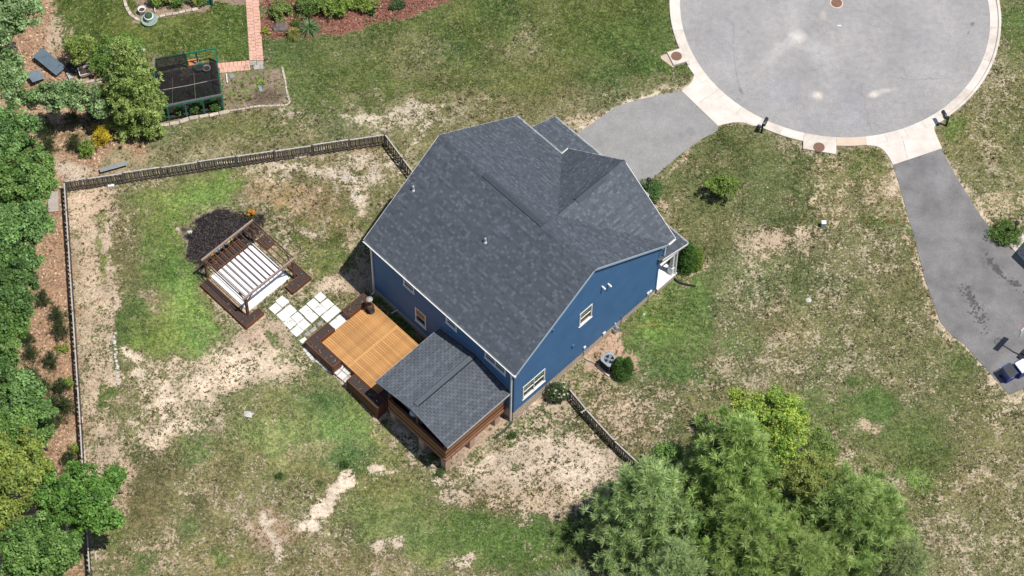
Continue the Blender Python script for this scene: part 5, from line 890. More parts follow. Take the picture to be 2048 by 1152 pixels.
fy = lambda x: 384-(x-133)*.147
fence('long weathered picket fence across the top of the back yard', [(x, fy(x)) for x in (133, 178, 250, 325, 400, 474, 551, 626, 700, 771)], 1.15, (0, -.05, .03, -.02, .04))
fence('weathered picket fence along the wooded left edge of the yard', [(133, 384), (137, 440), (141, 500), (145, 565), (150, 640), (155, 715), (160, 790), (165, 865), (169, 935), (174, 1010), (179, 1085), (184, 1160)], 1.05, (0, .02), .15)
fence('short dark picket fence run joining the blue house at its left side', [(771, 290), (806, 337), (842, 384)], 1.15, (0, -.04))
fr = fence('short picket fence run between the rose bush and the pines', [(1139, 797), (1171, 836), (1227, 897), (1286, 952), (1330, 995)], 1.0, (.05, 0, -.04), .15, True, False)
for px_, py_, dx, dy in ((1171, 836, -.3, -.22), (1227, 897, .25, .2)): p = G(px_, py_); mb = MB(); mb.bar(p+[0, 0, 1.06], p+[dx, dy, 1.06], .07, .03); mb.build('loose_rail_end', M['fencecap'], fr)
def plankthing(name, label, cat, a, b_, wd, th, mt, lift=.03, grp=None):
    A_, B_ = G(*a), G(*b_); o = thing(name, label, cat, A_, 0, grp); BASE[o.name] = A_; mb = MB(); mb.bar(A_+[0, 0, lift+th/2], B_+[0, 0, lift+th/2], wd, th); mb.build('board_face', mt, o, bevel=.006); return o
M['scrap'] = mat('pale_scrap_wood', (.6, .5, .41), (.46, .38, .31), 6, .85, .2, .2, var=.15)
for a, b_, wd, lb in (((431, 327), (468, 325), .13, 'long pale loose board in front of the middle of the top fence'), ((259, 361), (291, 352), .12, 'pale loose board at the foot of the top fence, left of middle'), ((498, 320), (546, 312), .1, 'thin grey board along the bottom of the top fence'), ((558, 317), (563, 323), .12, 'stub of a board lying off the top fence')): plankthing('loose_board', lb, 'board', a, b_, wd, .04, M['scrap'], .02, 'loose boards along the top fence')
for a, b_, lb in (((598, 316), (624, 308), 'pale cast block lying flat by the top fence'), ((588, 315), (602, 313), 'small pale block end by the top fence')): plankthing('pale_block', lb, 'block', a, b_, .24, .12, M['scrap'], .02)
plankthing('white_block', 'small white block on the dirt by the fence corner', 'block', (216, 373), (229, 372), .2, .14, M['white'], .02); plankthing('bench_top', 'long grey metal plank behind the top fence', 'plank', (201, 347), (255, 332), .26, .05, M['galv'], .3)
for a, b_, lb in (((469, 324), (477, 318), 'white forked plastic piece by the top fence'), ((470, 333), (478, 323), 'second white plastic strip by the top fence')): plankthing('plastic_strip', lb, 'debris', a, b_, .06, .04, M['white'], .03)
for a, b_, wd, lb in (((100, 385), (100, 425), .22, 'grey boards stacked outside the fence corner, outermost'), ((106, 384), (107, 425), .22, 'grey boards stacked outside the fence corner, middle one'), ((113, 384), (114, 424), .22, 'grey boards stacked outside the fence corner, next to the fence'), ((103, 946), (118, 985), .22, 'weathered plank leaning down the slope in the leaf litter'), ((80, 952), (95, 935), .2, 'short weathered plank in the leaf litter'), ((101, 925), (105, 918), .12, 'weathered plank stub in the leaf litter'), ((130, 1090), (156, 1068), .12, 'dark plank lying under the low oak')): plankthing('old_plank', lb, 'plank', a, b_, wd, .05, mat('silvered_plank', (.42, .37, .33), (.3, .26, .23), 5, .9, .2, .2), .05, 'old planks left in the woods')
for x, y0, y1, lb in ((164, 834, 846, 'upper'), (169, 900, 930, 'middle long'), (191, 1104, 1120, 'lower'), (181, 1122, 1138, 'lowest')): plankthing('loose_board', lb+' pale board lying inside the left fence', 'board', (x, y0), (x+1, y1), .1, .03, M['scrap'], .02, 'pale boards inside the left fence')
# line of pale rocks, scattered stones
rk = thing('rock_row', 'line of small white rocks set in the left lawn', 'rocks', G(231, 720)); BASE[rk.name] = G(231, 720)
def rock(parent, p, r, mt, name='rock'):
    mb = MB(); bm = bmesh.new(); bmesh.ops.create_icosphere(bm, subdivisions=2, radius=1)
    for v in bm.verts: v.co = v.co*(1+random.uniform(-.18, .18))
    mb.add([(p[0]+v.co.x*r*random.uniform(.95, 1.05), p[1]+v.co.y*r*.8, p[2]+v.co.z*r*.55) for v in bm.verts], [tuple(v.index for v in f.verts) for f in bm.faces]); bm.free(); return mb.build(name, mt, parent)
M['rock'] = mat('white_rock', (.62, .6, .57), (.4, .38, .35), 6, .9, .2, .3)
for i in range(26): rock(rk, G(229+i*.24+random.uniform(-2.5, 2.5), 668+i*4.1+random.uniform(-2, 2), .02), random.uniform(.05, .11), M['rock'])
for px_, py_, r, lb in ((1617, 601, .2, 'flat white rock alone in the dry right lawn'), (1288, 629, .1, 'small round white cap in the grass by the gas meter'), (823, 880, .13, 'round pinkish stepping disc in the grass beside the porch'), (497, 829, .3, 'flat grey stone in the bare patch of the back yard'), (380, 464, .16, 'pale stone at the edge of the black mulch'), (1535, 375, .06, 'tiny pale stone on the front lawn'), (730, 975, .06, 'small stone in the lower yard grass')):
    o = thing('rock', lb, 'rock', G(px_, py_)); BASE[o.name] = G(px_, py_); rock(o, G(px_, py_, .01), r, mat('disc_pink', (.6, .36, .26), (.5, .3, .22)) if 'pink' in lb else M['rock'], 'rock_face')
# black corrugated drain hoses and the white pipe by the deck
def hose(name, label, pts, r, mt): P = [G(*p, r) for p in pts]; o = thing(name, label, 'pipe', P[0]); BASE[o.name] = P[0]; mb = MB(); Q = curve(P, 8); mb.tube([tuple(p) for p in Q], [r*(1+.1*(i % 2)) for i in range(len(Q))], 10); mb.build('pipe_run', mt, o, True)
hose('drain_hose', 'black drain hose curving onto the lawn from the front porch corner', [(1347, 556), (1355, 564), (1368, 569), (1391, 573)], .06, M['black']); hose('drain_hose', 'black drain hose running from the back corner downspout under the porch', [(1024, 845), (1010, 860), (995, 873), (988, 877)], .06, M['black']); hose('drain_pipe', 'thin white drain pipe at the end of the deck planter', [(761, 826), (777, 813)], .04, M['white'])
# ------------------------------------------------------------------ planting round the house
cone('arborvitae', 'two tipped dark green arborvitae next to the air conditioner', 'shrub', G(1244, 748), [(-.24, .05, 1.75, .46), (.26, .05, 1.75, .46), (0, -.15, 1.0, .55)], .6, [(.08, .18, .03), (.11, .22, .045), (.06, .14, .025)], 330, 22, .075, power=.6)
cone('arborvitae', 'tall pointed arborvitae at the white front porch post', 'shrub', G(1372, 537), [(0, 0, 2.9, .62), (-.1, .1, 2.3, .5)], .6, [(.085, .19, .03), (.115, .23, .045), (.065, .15, .025)], 420, 22, .08, power=.55); cone('arborvitae', 'yellowish smaller arborvitae behind the porch corner arborvitae', 'shrub', G(1390, 532), [(0, 0, 2.0, .5)], .5, [(.17, .27, .04), (.21, .31, .06)], 300, 20, .08, power=.55)
shrub('shrub', 'low yellow green shrub against the front porch roof edge', 'shrub', G(1347, 487), .6, .55, .9, [(.15, .19, .05), (.12, .16, .04), (.2, .2, .06)], 90, 30, .08); shrub('shrub', 'olive shrub in front of the porch between the eave and the lawn', 'shrub', G(1365, 500), .45, .4, .7, [(.16, .17, .05), (.12, .15, .04)], 60, 28, .08)
shrub('rose_bush', 'dark leafy rose bush with pale yellow blooms at the fence end', 'rose bush', G(1114, 793), .72, .6, 1.1, [(.08, .13, .05), (.1, .16, .06), (.06, .1, .04)], 190, 34, .085, flowers=(34, [(.62, .58, .4), (.66, .6, .46)]), nl=14)
shrub('juniper', 'rounded green juniper round the lamp post by the left driveway', 'shrub', G(1305, 392), .85, .75, .75, [(.13, .23, .07), (.18, .3, .11), (.1, .18, .05)], 170, 34, .13, None, .28, nl=14, clr=.22); shrub('juniper', 'spreading green juniper round the lamp post by the right driveway', 'shrub', G(2012, 472), 1.05, .8, .65, [(.15, .25, .06), (.2, .31, .08), (.11, .19, .04)], 200, 34, .13, None, .28, nl=16, clr=.22)
leafy('young_tree', 'small thin young tree alone on the front lawn', 'tree', G(1440, 398), G(1441, 398)+[0, 0, 1.5], 1.05, .9, .8, 11, 95, 28, .1, [(.18, .27, .05), (.22, .33, .06)], None, 'bark', .035, .2)
blades('daylily', 'orange flowering clump behind the pergola corner', 'flower', G(503, 437), .35, .5, 90, [(.2, .22, .08), (.3, .26, .12), (.14, .17, .05)], .03, None, (10, [(.75, .28, .03), (.7, .35, .08)]))
for px_, py_, r, lb in ((867, 915, .3, 'weedy tuft under the outer porch rail'), (1021, 873, .35, 'round green weed tuft near the back corner drain hose'), (560, 955, .22, 'dark green weed tuft alone in the lower yard'), (880, 945, .25, 'weed tuft in front of the porch corner pier'), (693, 930, .3, 'leafy weed patch in the green part of the lower yard')): shrub('weed_clump', lb, 'weed', G(px_, py_), r, r, r*.9, [(.07, .13, .03), (.09, .16, .04)], 26, 18, .08, 'weed tufts', nl=5)
# ------------------------------------------------------------------ woods on the left
def wood(label, px_, py_, zc, rpx, rpy, pal, n=1., name='oak_tree', size=.165, grp='trees along the wooded left edge', r0=.13, extra=None, up=.5, twig=8, off=-1.6):
    c = AT(px_, py_, zc); rx = rpx/35.5; ry = rpy/35.5/.8; base = np.array([c[0]+off, c[1]+.4, float(HF(c[0], c[1]))]); A_ = rx*ry
    return leafy(name, label, 'tree', base, c, rx, ry, min(max(rx, ry)*.85, zc*.55), int(10+A_*2.6), int((36+46*A_)*n), 70, size, pal, grp, 'palebark', r0, .33, twig, up, lr=.36)
MID = [(.18, .32, .095), (.24, .4, .13), (.12, .23, .06)]; DEEP = [(.13, .27, .05), (.17, .33, .065), (.09, .2, .035)]
wood('pale green tree filling the top left corner of the picture', 10, 30, 8, 92, 78, PALE, 1.1); wood('pale green tree left of the corrugated metal sheet', 0, 165, 7, 64, 62, PALE, 1.1); wood('low pale oak spreading right over the junk pile towards the vegetable cage', 112, 197, 3.4, 108, 22, PALE, 1.3, off=-.6)
wood('pale oak bough beside the yellow bush', 204, 214, 2.4, 36, 22, PALE, 1., 'oak_sapling', .16, None, .06, off=0); wood('dark green tree above the sandy gap at the left edge', 0, 270, 8, 86, 60, MID, 1.1); wood('dark leaved tree beside the sandy gap', 30, 320, 6, 84, 50, DARK, 1.1); wood('bright green tree crowding the fence corner', 52, 378, 7, 84, 70, GREEN, 1.15); wood('mid green broad tree left of the stacked grey boards', 40, 480, 8, 82, 74, MID, 1.15)
wood('tree with dark foliage at the left edge beside the leaf litter slope', 0, 580, 8, 72, 76, DARK, 1.1); wood('green tree at the left edge above the sapling slope', 8, 660, 7, 58, 62, GREEN, 1.1); wood('dark tree at the left edge below the sapling slope', -10, 740, 6, 56, 46, DARK); wood('light green oak at the left edge above the plank pile', 38, 800, 5.5, 64, 54, MID, 1.05); wood('small oak on the leaf litter slope', 78, 862, 3.2, 28, 32, GREEN, 1., 'oak_sapling', .15, None, .05, off=0)
wood('tall oak with thin top beside the plank pile', 20, 870, 6.5, 60, 46, GREEN); wood('yellow green oak at the lower left edge', 25, 940, 7, 72, 72, YGR, 1.1); wood('bright green oak reaching over the left fence', 148, 1005, 4.6, 104, 62, DEEP, 1.25, twig=14, off=-1); wood('small oak bough over the yard side of the left fence', 234, 960, 2.4, 27, 22, DEEP, 1., 'oak_sapling', .15, None, .04, off=0); wood('round green oak in the bottom left corner', 76, 1108, 6.5, 94, 66, GREEN, 1.2); wood('yellow green oak at the very bottom left edge', 0, 1040, 6, 54, 56, YGR, 1.1)
sp = [(150, 250), (95, 272), (152, 298), (190, 236), (89, 608), (117, 640), (124, 672), (56, 686), (65, 718), (106, 732), (66, 760), (87, 782), (124, 785), (111, 818), (134, 822), (111, 850), (143, 925), (146, 958), (100, 300)]
for i, (x, y) in enumerate(sp):
    nb = ['by the sandy gap above the fence corner', 'left of the sandy gap', 'right of the sandy gap', 'under the yellow bush'][i] if i < 4 else 'left of the sandy gap, nearest the fence corner' if i == 18 else ['topmost', 'second', 'third', 'fourth', 'fifth', 'sixth', 'seventh', 'eighth', 'ninth', 'tenth', 'eleventh', 'twelfth', 'thirteenth', 'lowest'][i-4]+' on the litter slope outside the left fence'
    pine('pine_sapling', 'dark pine sapling, '+nb, G(x, y), 1.0+.4*RNG.random(), .42, [(.055, .09, .03), (.07, .11, .035), (.085, .12, .04)], 6, 5, 16, .2, .018, 'pine saplings outside the left fence', .1, (0, 0), 1.6, .025, 'sapling')
for x, y, lb in ((100, 350, 'outside the fence corner'), (128, 700, 'beside the left fence in the litter'), (135, 775, 'against the left fence above the planks'), (130, 990, 'at the planks by the left fence'), (150, 905, 'against the left fence below the saplings')): shrub('weed_bush', 'small yellow green bush '+lb, 'bush', G(x, y), .4, .4, .5, YGR, 30, 22, .09, 'small bushes along the left fence', nl=6)
# ------------------------------------------------------------------ pines and gum tree at the lower right
PN = dict(per=56, L=.36, wd=.026, group='pines at the lower right')
pine('pine_tree', 'tall pine in the middle of the lower right clump', G(1452, 1015), 9.8, 3.2, [(0.41, 0.559, 0.171), (0.513, 0.66, 0.228), (0.262, 0.399, 0.103)], 26, 9, z0=.1, dens=.8, r0=.2, **PN)
pine('pine_tree', 'left pine of the lower right clump, casting shade on the yard', G(1294, 1085), 8.2, 2.95, [(0.41, 0.547, 0.217), (0.513, 0.65, 0.285), (0.274, 0.399, 0.137)], 19, 9, z0=.1, lean=(-.2, 0), dens=1.0, r0=.18, **PN)
pine('pine_tree', 'right pine of the lower right clump', G(1685, 1098), 7.2, 3.1, [(0.376, 0.513, 0.16), (0.479, 0.616, 0.228), (0.239, 0.365, 0.103)], 19, 9, z0=.1, lean=(.2, 0), dens=1.0, r0=.18, **PN)
pine('pine_tree', 'pine in front of the tall pine at the bottom edge', G(1480, 1150), 7.6, 3.2, PINE, 19, 9, z0=.1, dens=.8, r0=.18, **PN); pine('pine_tree', 'low pine tip at the bottom edge left of the clump', G(1135, 1212), 3.2, 1.3, [(.36, .45, .24), (.42, .5, .28)], 10, 7, z0=.12, dens=1., r0=.1, **PN)
pine('pine_tree', 'pine at the bottom edge between the middle and right pines', G(1590, 1180), 5.6, 2.6, [(.34, .46, .14), (.43, .55, .2)], 16, 9, z0=.1, dens=1., r0=.15, **PN); pine('pine_tree', 'bluish pine at the bottom edge below the left pine', G(1345, 1200), 6, 2.6, [(.35, .47, .19), (.43, .55, .25)], 16, 9, z0=.1, dens=1., r0=.15, **PN); pine('pine_tree', 'slim pine tip at the lower right of the clump', G(1790, 1165), 4.2, 1.5, [(.35, .42, .19), (.41, .48, .23)], 12, 7, z0=.15, dens=1., r0=.1, **PN)
def tr(label, px_, py_, zc, rpx, rpy, pal, **k): c = AT(px_, py_, zc); base = np.array([c[0], c[1], float(HF(c[0], c[1]))]); a = dict(nl=14, ncl=170, per=40, size=.12); a.update(k); return leafy(a.pop('name', 'gum_tree'), label, 'tree', base, c, rpx/35, rpy/35, min(zc*.7, rpx/35), pal=pal, **a)
tr('yellow green gum tree with bare white twigs behind the pines', 1552, 868, 5.4, 88, 92, [(.32, .44, .07), (.4, .51, .09), (.2, .33, .05)], bark='palebark', twig=120, clr=.27, ncl=560, r0=.1, nl=26, size=.13); tr('slender yellow green tree top left of the gum tree', 1480, 800, 4.6, 36, 32, [(.32, .42, .07), (.39, .47, .09)], ncl=80, clr=.22, twig=22, bark='palebark', r0=.06, nl=8)
tr('soft light green tree right of the gum tree', 1640, 900, 3.4, 40, 42, [(.22, .32, .08), (.26, .37, .1)], name='leafy_tree', size=.08, per=80, clr=.22, ncl=180, r0=.06, nl=16); tr('feathery olive green tree between gum tree and right pine', 1622, 960, 4.2, 76, 64, [(.3, .35, .09), (.35, .4, .11), (.22, .28, .07)], name='leafy_tree', size=.09, per=80, clr=.26, ncl=380, r0=.07, nl=20); tr('dark leafy undergrowth tree left of the tall pine', 1335, 915, 2.0, 34, 36, GREEN, name='leafy_tree', ncl=100, r0=.05, nl=8); 
tr('shaded leafy tree filling the gap under the pines', 1400, 1080, 3, 80, 60, DEEP, name='leafy_tree', ncl=240, r0=.06)
# ------------------------------------------------------------------ the neighbour's garden at the top left
pine('cypress', 'big pale green feathery conifer beside the vegetable cage', G(280, 252), 8.4, 1.45, [(.42, .53, .17), (.5, .6, .22), (.28, .39, .1)], 30, 9, 40, .2, .05, None, .05, (-.3, .3), 1.9, .12, 'conifer')
shrub('round_bush', 'big round bright green bush inside the stone ring', 'bush', G(240, 132), 1.7, 1.6, 2.1, [(.2, .34, .07), (.25, .4, .1), (.16, .28, .05)], 400, 40, .1, nl=22, clr=.26); shrub('round_bush', 'dark green bush between the round bush and the conifer', 'bush', G(252, 165), .9, .8, 1.8, [(.1, .19, .04), (.13, .23, .06)], 150, 36, .11, nl=12, clr=.25)
leafy('fruit_tree', 'small yellow green tree above the junk pile', 'tree', G(165, 145), AT(160, 100, 1.9), 1.2, 1.0, 1.1, 12, 95, 36, .12, [(.27, .35, .08), (.32, .4, .1), (.2, .29, .06)], None, 'bark', .05, .26); shrub('yellow_bush', 'bright yellow flowering bush near the fence corner', 'bush', G(205, 285), .62, .75, 1.2, [(.62, .48, .03), (.7, .56, .06), (.5, .42, .03)], 130, 34, .07, nl=10); shrub('bush', 'lime green bush under the yellow bush', 'bush', G(178, 305), .55, .5, 1.0, LIME, 80, 30, .1, nl=8); shrub('yellow_bush', 'small yellow bush tip below the pale oak bough', 'bush', G(213, 225), .28, .28, .6, [(.6, .48, .05)], 26, 22, .07, nl=5)
def ringwall(label, pts, wd=.18, step=.34, closed=False, h=.14, mt=None):
    Q = [G(*p) for p in curve(pts, 10)]; o = thing('stone_edging', label, 'edging', Q[0]); BASE[o.name] = Q[0]; acc = 0
    for a, b_ in zip(Q[:-1], Q[1:]):
        L = np.linalg.norm(b_-a)
        while acc < L:
            p = a+(b_-a)*acc/L; an = math.atan2(b_[1]-a[1], b_[0]-a[0])+random.uniform(-.15, .15); hh = h*random.uniform(.7, 1.2); w2 = wd*random.uniform(.8, 1.2); mb = MB(); mb.box((p[0]-step*.46, p[1]-w2/2, p[2]-.1), (p[0]+step*.46, p[1]+w2/2, p[2]+hh), an); mb.build('edging_stone', mt or M['edging'], o, bevel=.015); acc += step
        acc -= L
    return o
ringwall('ring of pale edging stones round the big green bush', [(221, 158), (212, 140), (208, 118), (215, 98), (232, 87), (258, 82), (275, 90), (288, 102)], mt=M['rock']); ringwall('curved stone edging of the garden bed at the top edge', [(248, -5), (252, 12), (262, 30), (278, 42), (290, 45)]); ringwall('row of pink edging stones along the top garden bed', [(312, 36), (330, 32), (355, 28), (378, 22), (402, 20)], .2, .42)
ringwall('brick edging on the right and lower sides of the vegetable plot', [(565, 138), (570, 160), (574, 185), (578, 207), (555, 212), (520, 213), (480, 219), (452, 224)], .12, .24, h=.08); plate = ringwall('row of large flat stones below the vegetable cage', [(448, 226), (420, 231), (390, 236), (350, 247), (310, 254)], .24, .62, h=.1)
# red paver path, every tile its own piece
path = thing('paver_path', 'pinkish red paver path running down from the top edge', 'path', G(508, 70)); BASE[path.name] = G(508, 70)
M['redtile'] = mat('red_paver', (.68, .41, .32), (.6, .35, .27), 3, .85, .2, .1, var=.05); M['greytile'] = mat('grey_paver', (.42, .39, .36), (.34, .31, .29), 3, .85, .2)
def tilerun(A_, B_, C_, D_, na, nb, pick=None):     # A-B one long side, D-C the other
    A_, B_, C_, D_ = (G(*p) for p in (A_, B_, C_, D_))
    for i in range(na):
        for j in range(nb):
            f = lambda a, b_: (A_*(1-a)+B_*a)*(1-b_)+(D_*(1-a)+C_*a)*b_
            e = .012; o_ = .5*(j % 2)/na; q = [f(min(1, max(0, (i+a)/na+o_)), (j+b_)/nb) for a, b_ in ((e*3, e), (1-e*3, e), (1-e*3, 1-e), (e*3, 1-e))]
            if (q[1]-q[0])@(q[1]-q[0]) < .01: continue
            z = float(np.mean([p[2] for p in q]))+.03+random.uniform(-.004, .004); mb = MB(); mb.prism([tuple(p[:2]) for p in q], z-.1, z); mb.build('tile', pick(i, j) if pick else M['redtile'], path)
tilerun((491, -8), (499, 121), (527, 121), (517, -8), 20, 2); tilerun((434, 127), (499, 121), (501, 140), (436, 147), 8, 2); tilerun((499, 122), (527, 122), (527, 138), (501, 140), 2, 2, lambda i, j: M['greytile'])
# vegetable cage
FR_, FL_, BR_, BL_ = G(447, 219), G(312, 246), G(434, 124), G(316, 146); CH = 1.5
cage = thing('vegetable_cage', 'green post vegetable cage covered with black netting', 'garden cage', (FR_+BL_)/2); BASE[cage.name] = (FR_+BL_)/2
L_ = lambda a, b_, s_: a+(b_-a)*s_
for p, h in [(L_(FL_, FR_, s_), CH) for s_ in (.0, .2, .46, .72, 1.)]+[(L_(BL_, BR_, s_), CH) for s_ in (0, .5, .68, 1.)]+[(L_(FR_, BR_, s_), CH) for s_ in (.5,)]+[(L_(FL_, BL_, .5), CH)]: mb = MB(); mb.box((p[0]-.05, p[1]-.05, p[2]-.1), (p[0]+.05, p[1]+.05, p[2]+h), .2); mb.build('post', M['greenpaint'], cage)
z_ = np.array([0, 0, CH])
for a, b_ in ((FL_, FR_), (BL_, BR_), (FR_, BR_), (FL_, BL_)): mb = MB(); mb.bar(a+z_-[0, 0, .06], b_+z_-[0, 0, .06], .06, .08); mb.build('top_rail', M['greenpaint'], cage)
for a, b_ in ((FL_, FR_),): mb = MB(); mb.bar(a+[0, 0, .1], b_+[0, 0, .1], .05, .25); mb.build('kick_board', M['black'], cage); mb = MB(); mb.bar(a+z_+[0, .06, .02], b_+z_+[0, .06, .02], .14, .06); mb.build('net_roll', mat('net_roll', (.14, .13, .13), (.06, .06, .06), 9), cage)
M['net'], t, b = nodes('black_netting', .9, .1); b.inputs['Base Color'].default_value = (.016, .016, .019, 1); n_ = noise(t, 3, 3); t.links.new(math_(t, 'MULTIPLY_ADD', n_, .4, .38), b.inputs['Alpha'])
def net(q, n=10):
    mb = MB(); A_, B_, C_, D_ = q; P = [[(A_*(1-i/n)+B_*i/n)*(1-j/n)+(D_*(1-i/n)+C_*i/n)*j/n-np.array([0, 0, .16*math.sin(math.pi*i/n)*math.sin(math.pi*j/n)+.03*random.random()]) for j in range(n+1)] for i in range(n+1)]
    mb.add([p for r in P for p in r], [(i*(n+1)+j, (i+1)*(n+1)+j, (i+1)*(n+1)+j+1, i*(n+1)+j+1) for i in range(n) for j in range(n)]); return mb.build('netting', M['net'], cage, True)
zt_ = z_+[0, 0, .03]; net((L_(FL_, BL_, .0)+zt_, FR_+zt_, L_(FR_, BR_, .72)+zt_, L_(FL_, BL_, .72)+zt_)); net((L_(FL_, BL_, .72)+zt_, L_(L_(FL_, BL_, .72), L_(FR_, BR_, .72), .52)+zt_, L_(BL_, BR_, .5)+zt_, BL_+zt_)); net((FR_+[.06, 0, .1], BR_+[.06, 0, .1], BR_+[.06, 0, CH], FR_+[.06, 0, CH])); net((BL_+[0, .06, .1], L_(BL_, BR_, .5)+[0, .06, .1], L_(BL_, BR_, .5)+[0, .06, CH], BL_+[0, .06, CH]))
for s_ in (.28, .62): a, b_ = L_(FL_, FR_, s_), L_(BL_, BR_, s_); mb = MB(); mb.bar(a+z_, L_(a, b_, .72)+z_-[0, 0, .1], .02, .02); mb.build('net_batten', M['fencewood'], cage)
for s_ in (.36,): a, b_ = L_(FL_, BL_, s_), L_(FR_, BR_, s_); mb = MB(); mb.tube([tuple(a+z_-[0, 0, .05]), tuple(L_(a, b_, .5)+z_-[0, 0, .12]), tuple(b_+z_-[0, 0, .05])], .015, 5); mb.build('net_cord', M['fencecap'], cage)
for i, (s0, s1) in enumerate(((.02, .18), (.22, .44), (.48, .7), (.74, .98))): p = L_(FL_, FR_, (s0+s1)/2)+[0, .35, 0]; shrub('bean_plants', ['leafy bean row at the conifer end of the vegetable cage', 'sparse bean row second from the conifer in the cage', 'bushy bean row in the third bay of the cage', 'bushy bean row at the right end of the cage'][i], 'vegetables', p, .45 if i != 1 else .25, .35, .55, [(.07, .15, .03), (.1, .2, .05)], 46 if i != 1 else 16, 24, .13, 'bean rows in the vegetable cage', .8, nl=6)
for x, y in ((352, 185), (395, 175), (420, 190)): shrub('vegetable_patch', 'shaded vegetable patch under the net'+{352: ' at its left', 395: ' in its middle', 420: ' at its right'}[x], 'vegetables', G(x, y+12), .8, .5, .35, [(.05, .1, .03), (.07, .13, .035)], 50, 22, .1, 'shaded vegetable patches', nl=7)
def pot(label, px_, py_, r, h, mt, inner=None, cat='pot'):
    p = G(px_, py_); o = thing('plant_pot', label, cat, p); BASE[o.name] = p; mb = MB(); mb.lathe(tuple(p), [(r*.75, 0), (r*.95, h*.9), (r*1.05, h*.92), (r*1.05, h), (r*.88, h), (r*.82, h*.7)], 18); mb.build('pot_body', mt, o, True); mb = MB(); mb.lathe((p[0], p[1], p[2]+h*.7), [(r*.8, 0), (r*.8, .02)], 16); mb.build('soil', inner or M['soil'], o)
pot('dark pot with green rim inside the cage', 399, 140, .3, .4, M['greenpaint']); pot('grey pot beside the green rimmed pot in the cage', 414, 141, .24, .3, M['stone']); pot('white round pot in the top garden bed', 285, 27, .24, .5, M['white'])
p = G(299, 42); ft = thing('garden_fountain', 'pale green round garden fountain at the top bed corner', 'fountain', p); BASE[ft.name] = p
mb = MB(); mb.lathe(tuple(p), [(.3, 0), (.5, .08), (.54, .2), (.48, .22), (.4, .14)], 22); mb.build('basin', mat('verdigris', (.3, .4, .34), (.22, .3, .26), 5, .7), ft, True); mb = MB(); mb.lathe((p[0], p[1], p[2]+.12), [(.2, 0), (.22, .3), (.3, .36), (.3, .42), (.24, .42)], 20); mb.build('pedestal', M['white'], ft, True); mb = MB(); mb.lathe((p[0], p[1], p[2]+.5), [(.24, 0), (.25, .1), (.18, .2), (.02, .24)], 18); mb.build('dome', mat('fountain_green', (.05, .11, .06), (.035, .08, .045), 6), ft, True)
ob = plankthing('orange_brick', 'orange brick slab in the open corner of the cage', 'brick', (377, 128), (398, 124), .45, .1, mat('orange_brick', (.55, .22, .1), (.42, .17, .08), 5), .03); plankthing('grey_tile', 'grey slate tile on the vegetable plot', 'tile', (519, 174), (523, 184), .2, .04, M['galv'], .05); plankthing('grey_tile', 'grey slate tile at the corner of the cage and the plot', 'tile', (459, 154), (468, 152), .28, .04, M['galv'], .05); plankthing('white_post', 'low white post leaning at the plot edge', 'post', (453, 150), (455, 168), .06, .06, M['white'], .1)
# junk by the woods: corrugated sheets, cart, fire bowl
def corrugated(label, a, b_, wd, n=9, lift=.5):
    A_, B_ = G(*a), G(*b_); o = thing('corrugated_sheet', label, 'metal sheet', (A_+B_)/2); BASE[o.name] = (A_+B_)/2; d = unit(B_-A_); s_ = np.array([-d[1], d[0], 0]); mb = MB(); k = n*8; vs = []
    for e, zz in ((A_, lift+.15), (B_, lift-.1)):
        for i in range(k+1): vs.append(tuple(e+s_*wd*(i/k-.5)+[0, 0, zz+.035*math.sin(i/k*n*6.283)]))
    mb.add(vs, [(i, i+1, k+2+i, k+1+i) for i in range(k)]); mb.build('sheet', mat('blue_grey_sheet', (.26, .33, .39), (.2, .26, .31), 2, .45, .5, metal=.35), o); mb = MB()
    for e in (L_(A_, B_, .2), L_(A_, B_, .8)): mb.bar(e-s_*wd*.45+[0, 0, lift-.1], e+s_*wd*.45+[0, 0, lift-.1], .06, .06); mb.bar(e+[0, 0, -.1], e+[0, 0, lift-.1], .08, .08)
    mb.build('trestle', M['fencewood'], o)
corrugated('blue grey corrugated metal sheet beside the woods', (78, 116), (124, 150), .85); corrugated('second corrugated sheet half hidden under the pale oak', (62, 168), (86, 155), .8, 8)
p = G(173, 151); ct = thing('garden_cart', 'white garden cart filled with dirt', 'cart', p, .35); BASE[ct.name] = np.zeros(3)
mb = MB(); mb.add([(-.34, -.24, .25), (.34, -.24, .25), (.34, .24, .25), (-.34, .24, .25), (-.42, -.32, .6), (.42, -.32, .6), (.42, .32, .6), (-.42, .32, .6), (-.38, -.28, .6), (.38, -.28, .6), (.38, .28, .6), (-.38, .28, .6)], [(3, 2, 1, 0), (0, 1, 5, 4), (1, 2, 6, 5), (2, 3, 7, 6), (3, 0, 4, 7), (4, 5, 9, 8), (5, 6, 10, 9), (6, 7, 11, 10), (7, 4, 8, 11)]); mb.build('tub', M['white'], ct)
mb = MB(); mb.box((-.36, -.26, .4), (.36, .26, .5)); mb.build('load', M['soil'], ct)
for sy in (-1, 1): mb = MB(); mb.tube([(.25, sy*.3, .17), (.25, sy*.36, .17)], .17, 14); mb.build('wheel', M['black'], ct); mb = MB(); mb.bar((-.3, sy*.25, .5), (-.85, sy*.22, .65), .03, .03); mb.build('handle', M['darkmetal'], ct)
p = G(146, 141); fb = thing('fire_bowl', 'round black fire bowl next to the white cart', 'fire pit', p); BASE[fb.name] = p; mb = MB(); mb.lathe(tuple(p), [(.12, .1), (.3, .2), (.42, .36), (.44, .38), (.4, .38), (.28, .26), (.1, .2)], 20); mb.build('bowl', M['darkmetal'], fb, True); mb = MB()
for k in range(3): mb.tube([(p[0]+.3*math.cos(k*2.1), p[1]+.3*math.sin(k*2.1), p[2]), (p[0]+.25*math.cos(k*2.1), p[1]+.25*math.sin(k*2.1), p[2]+.25)], .02, 5)
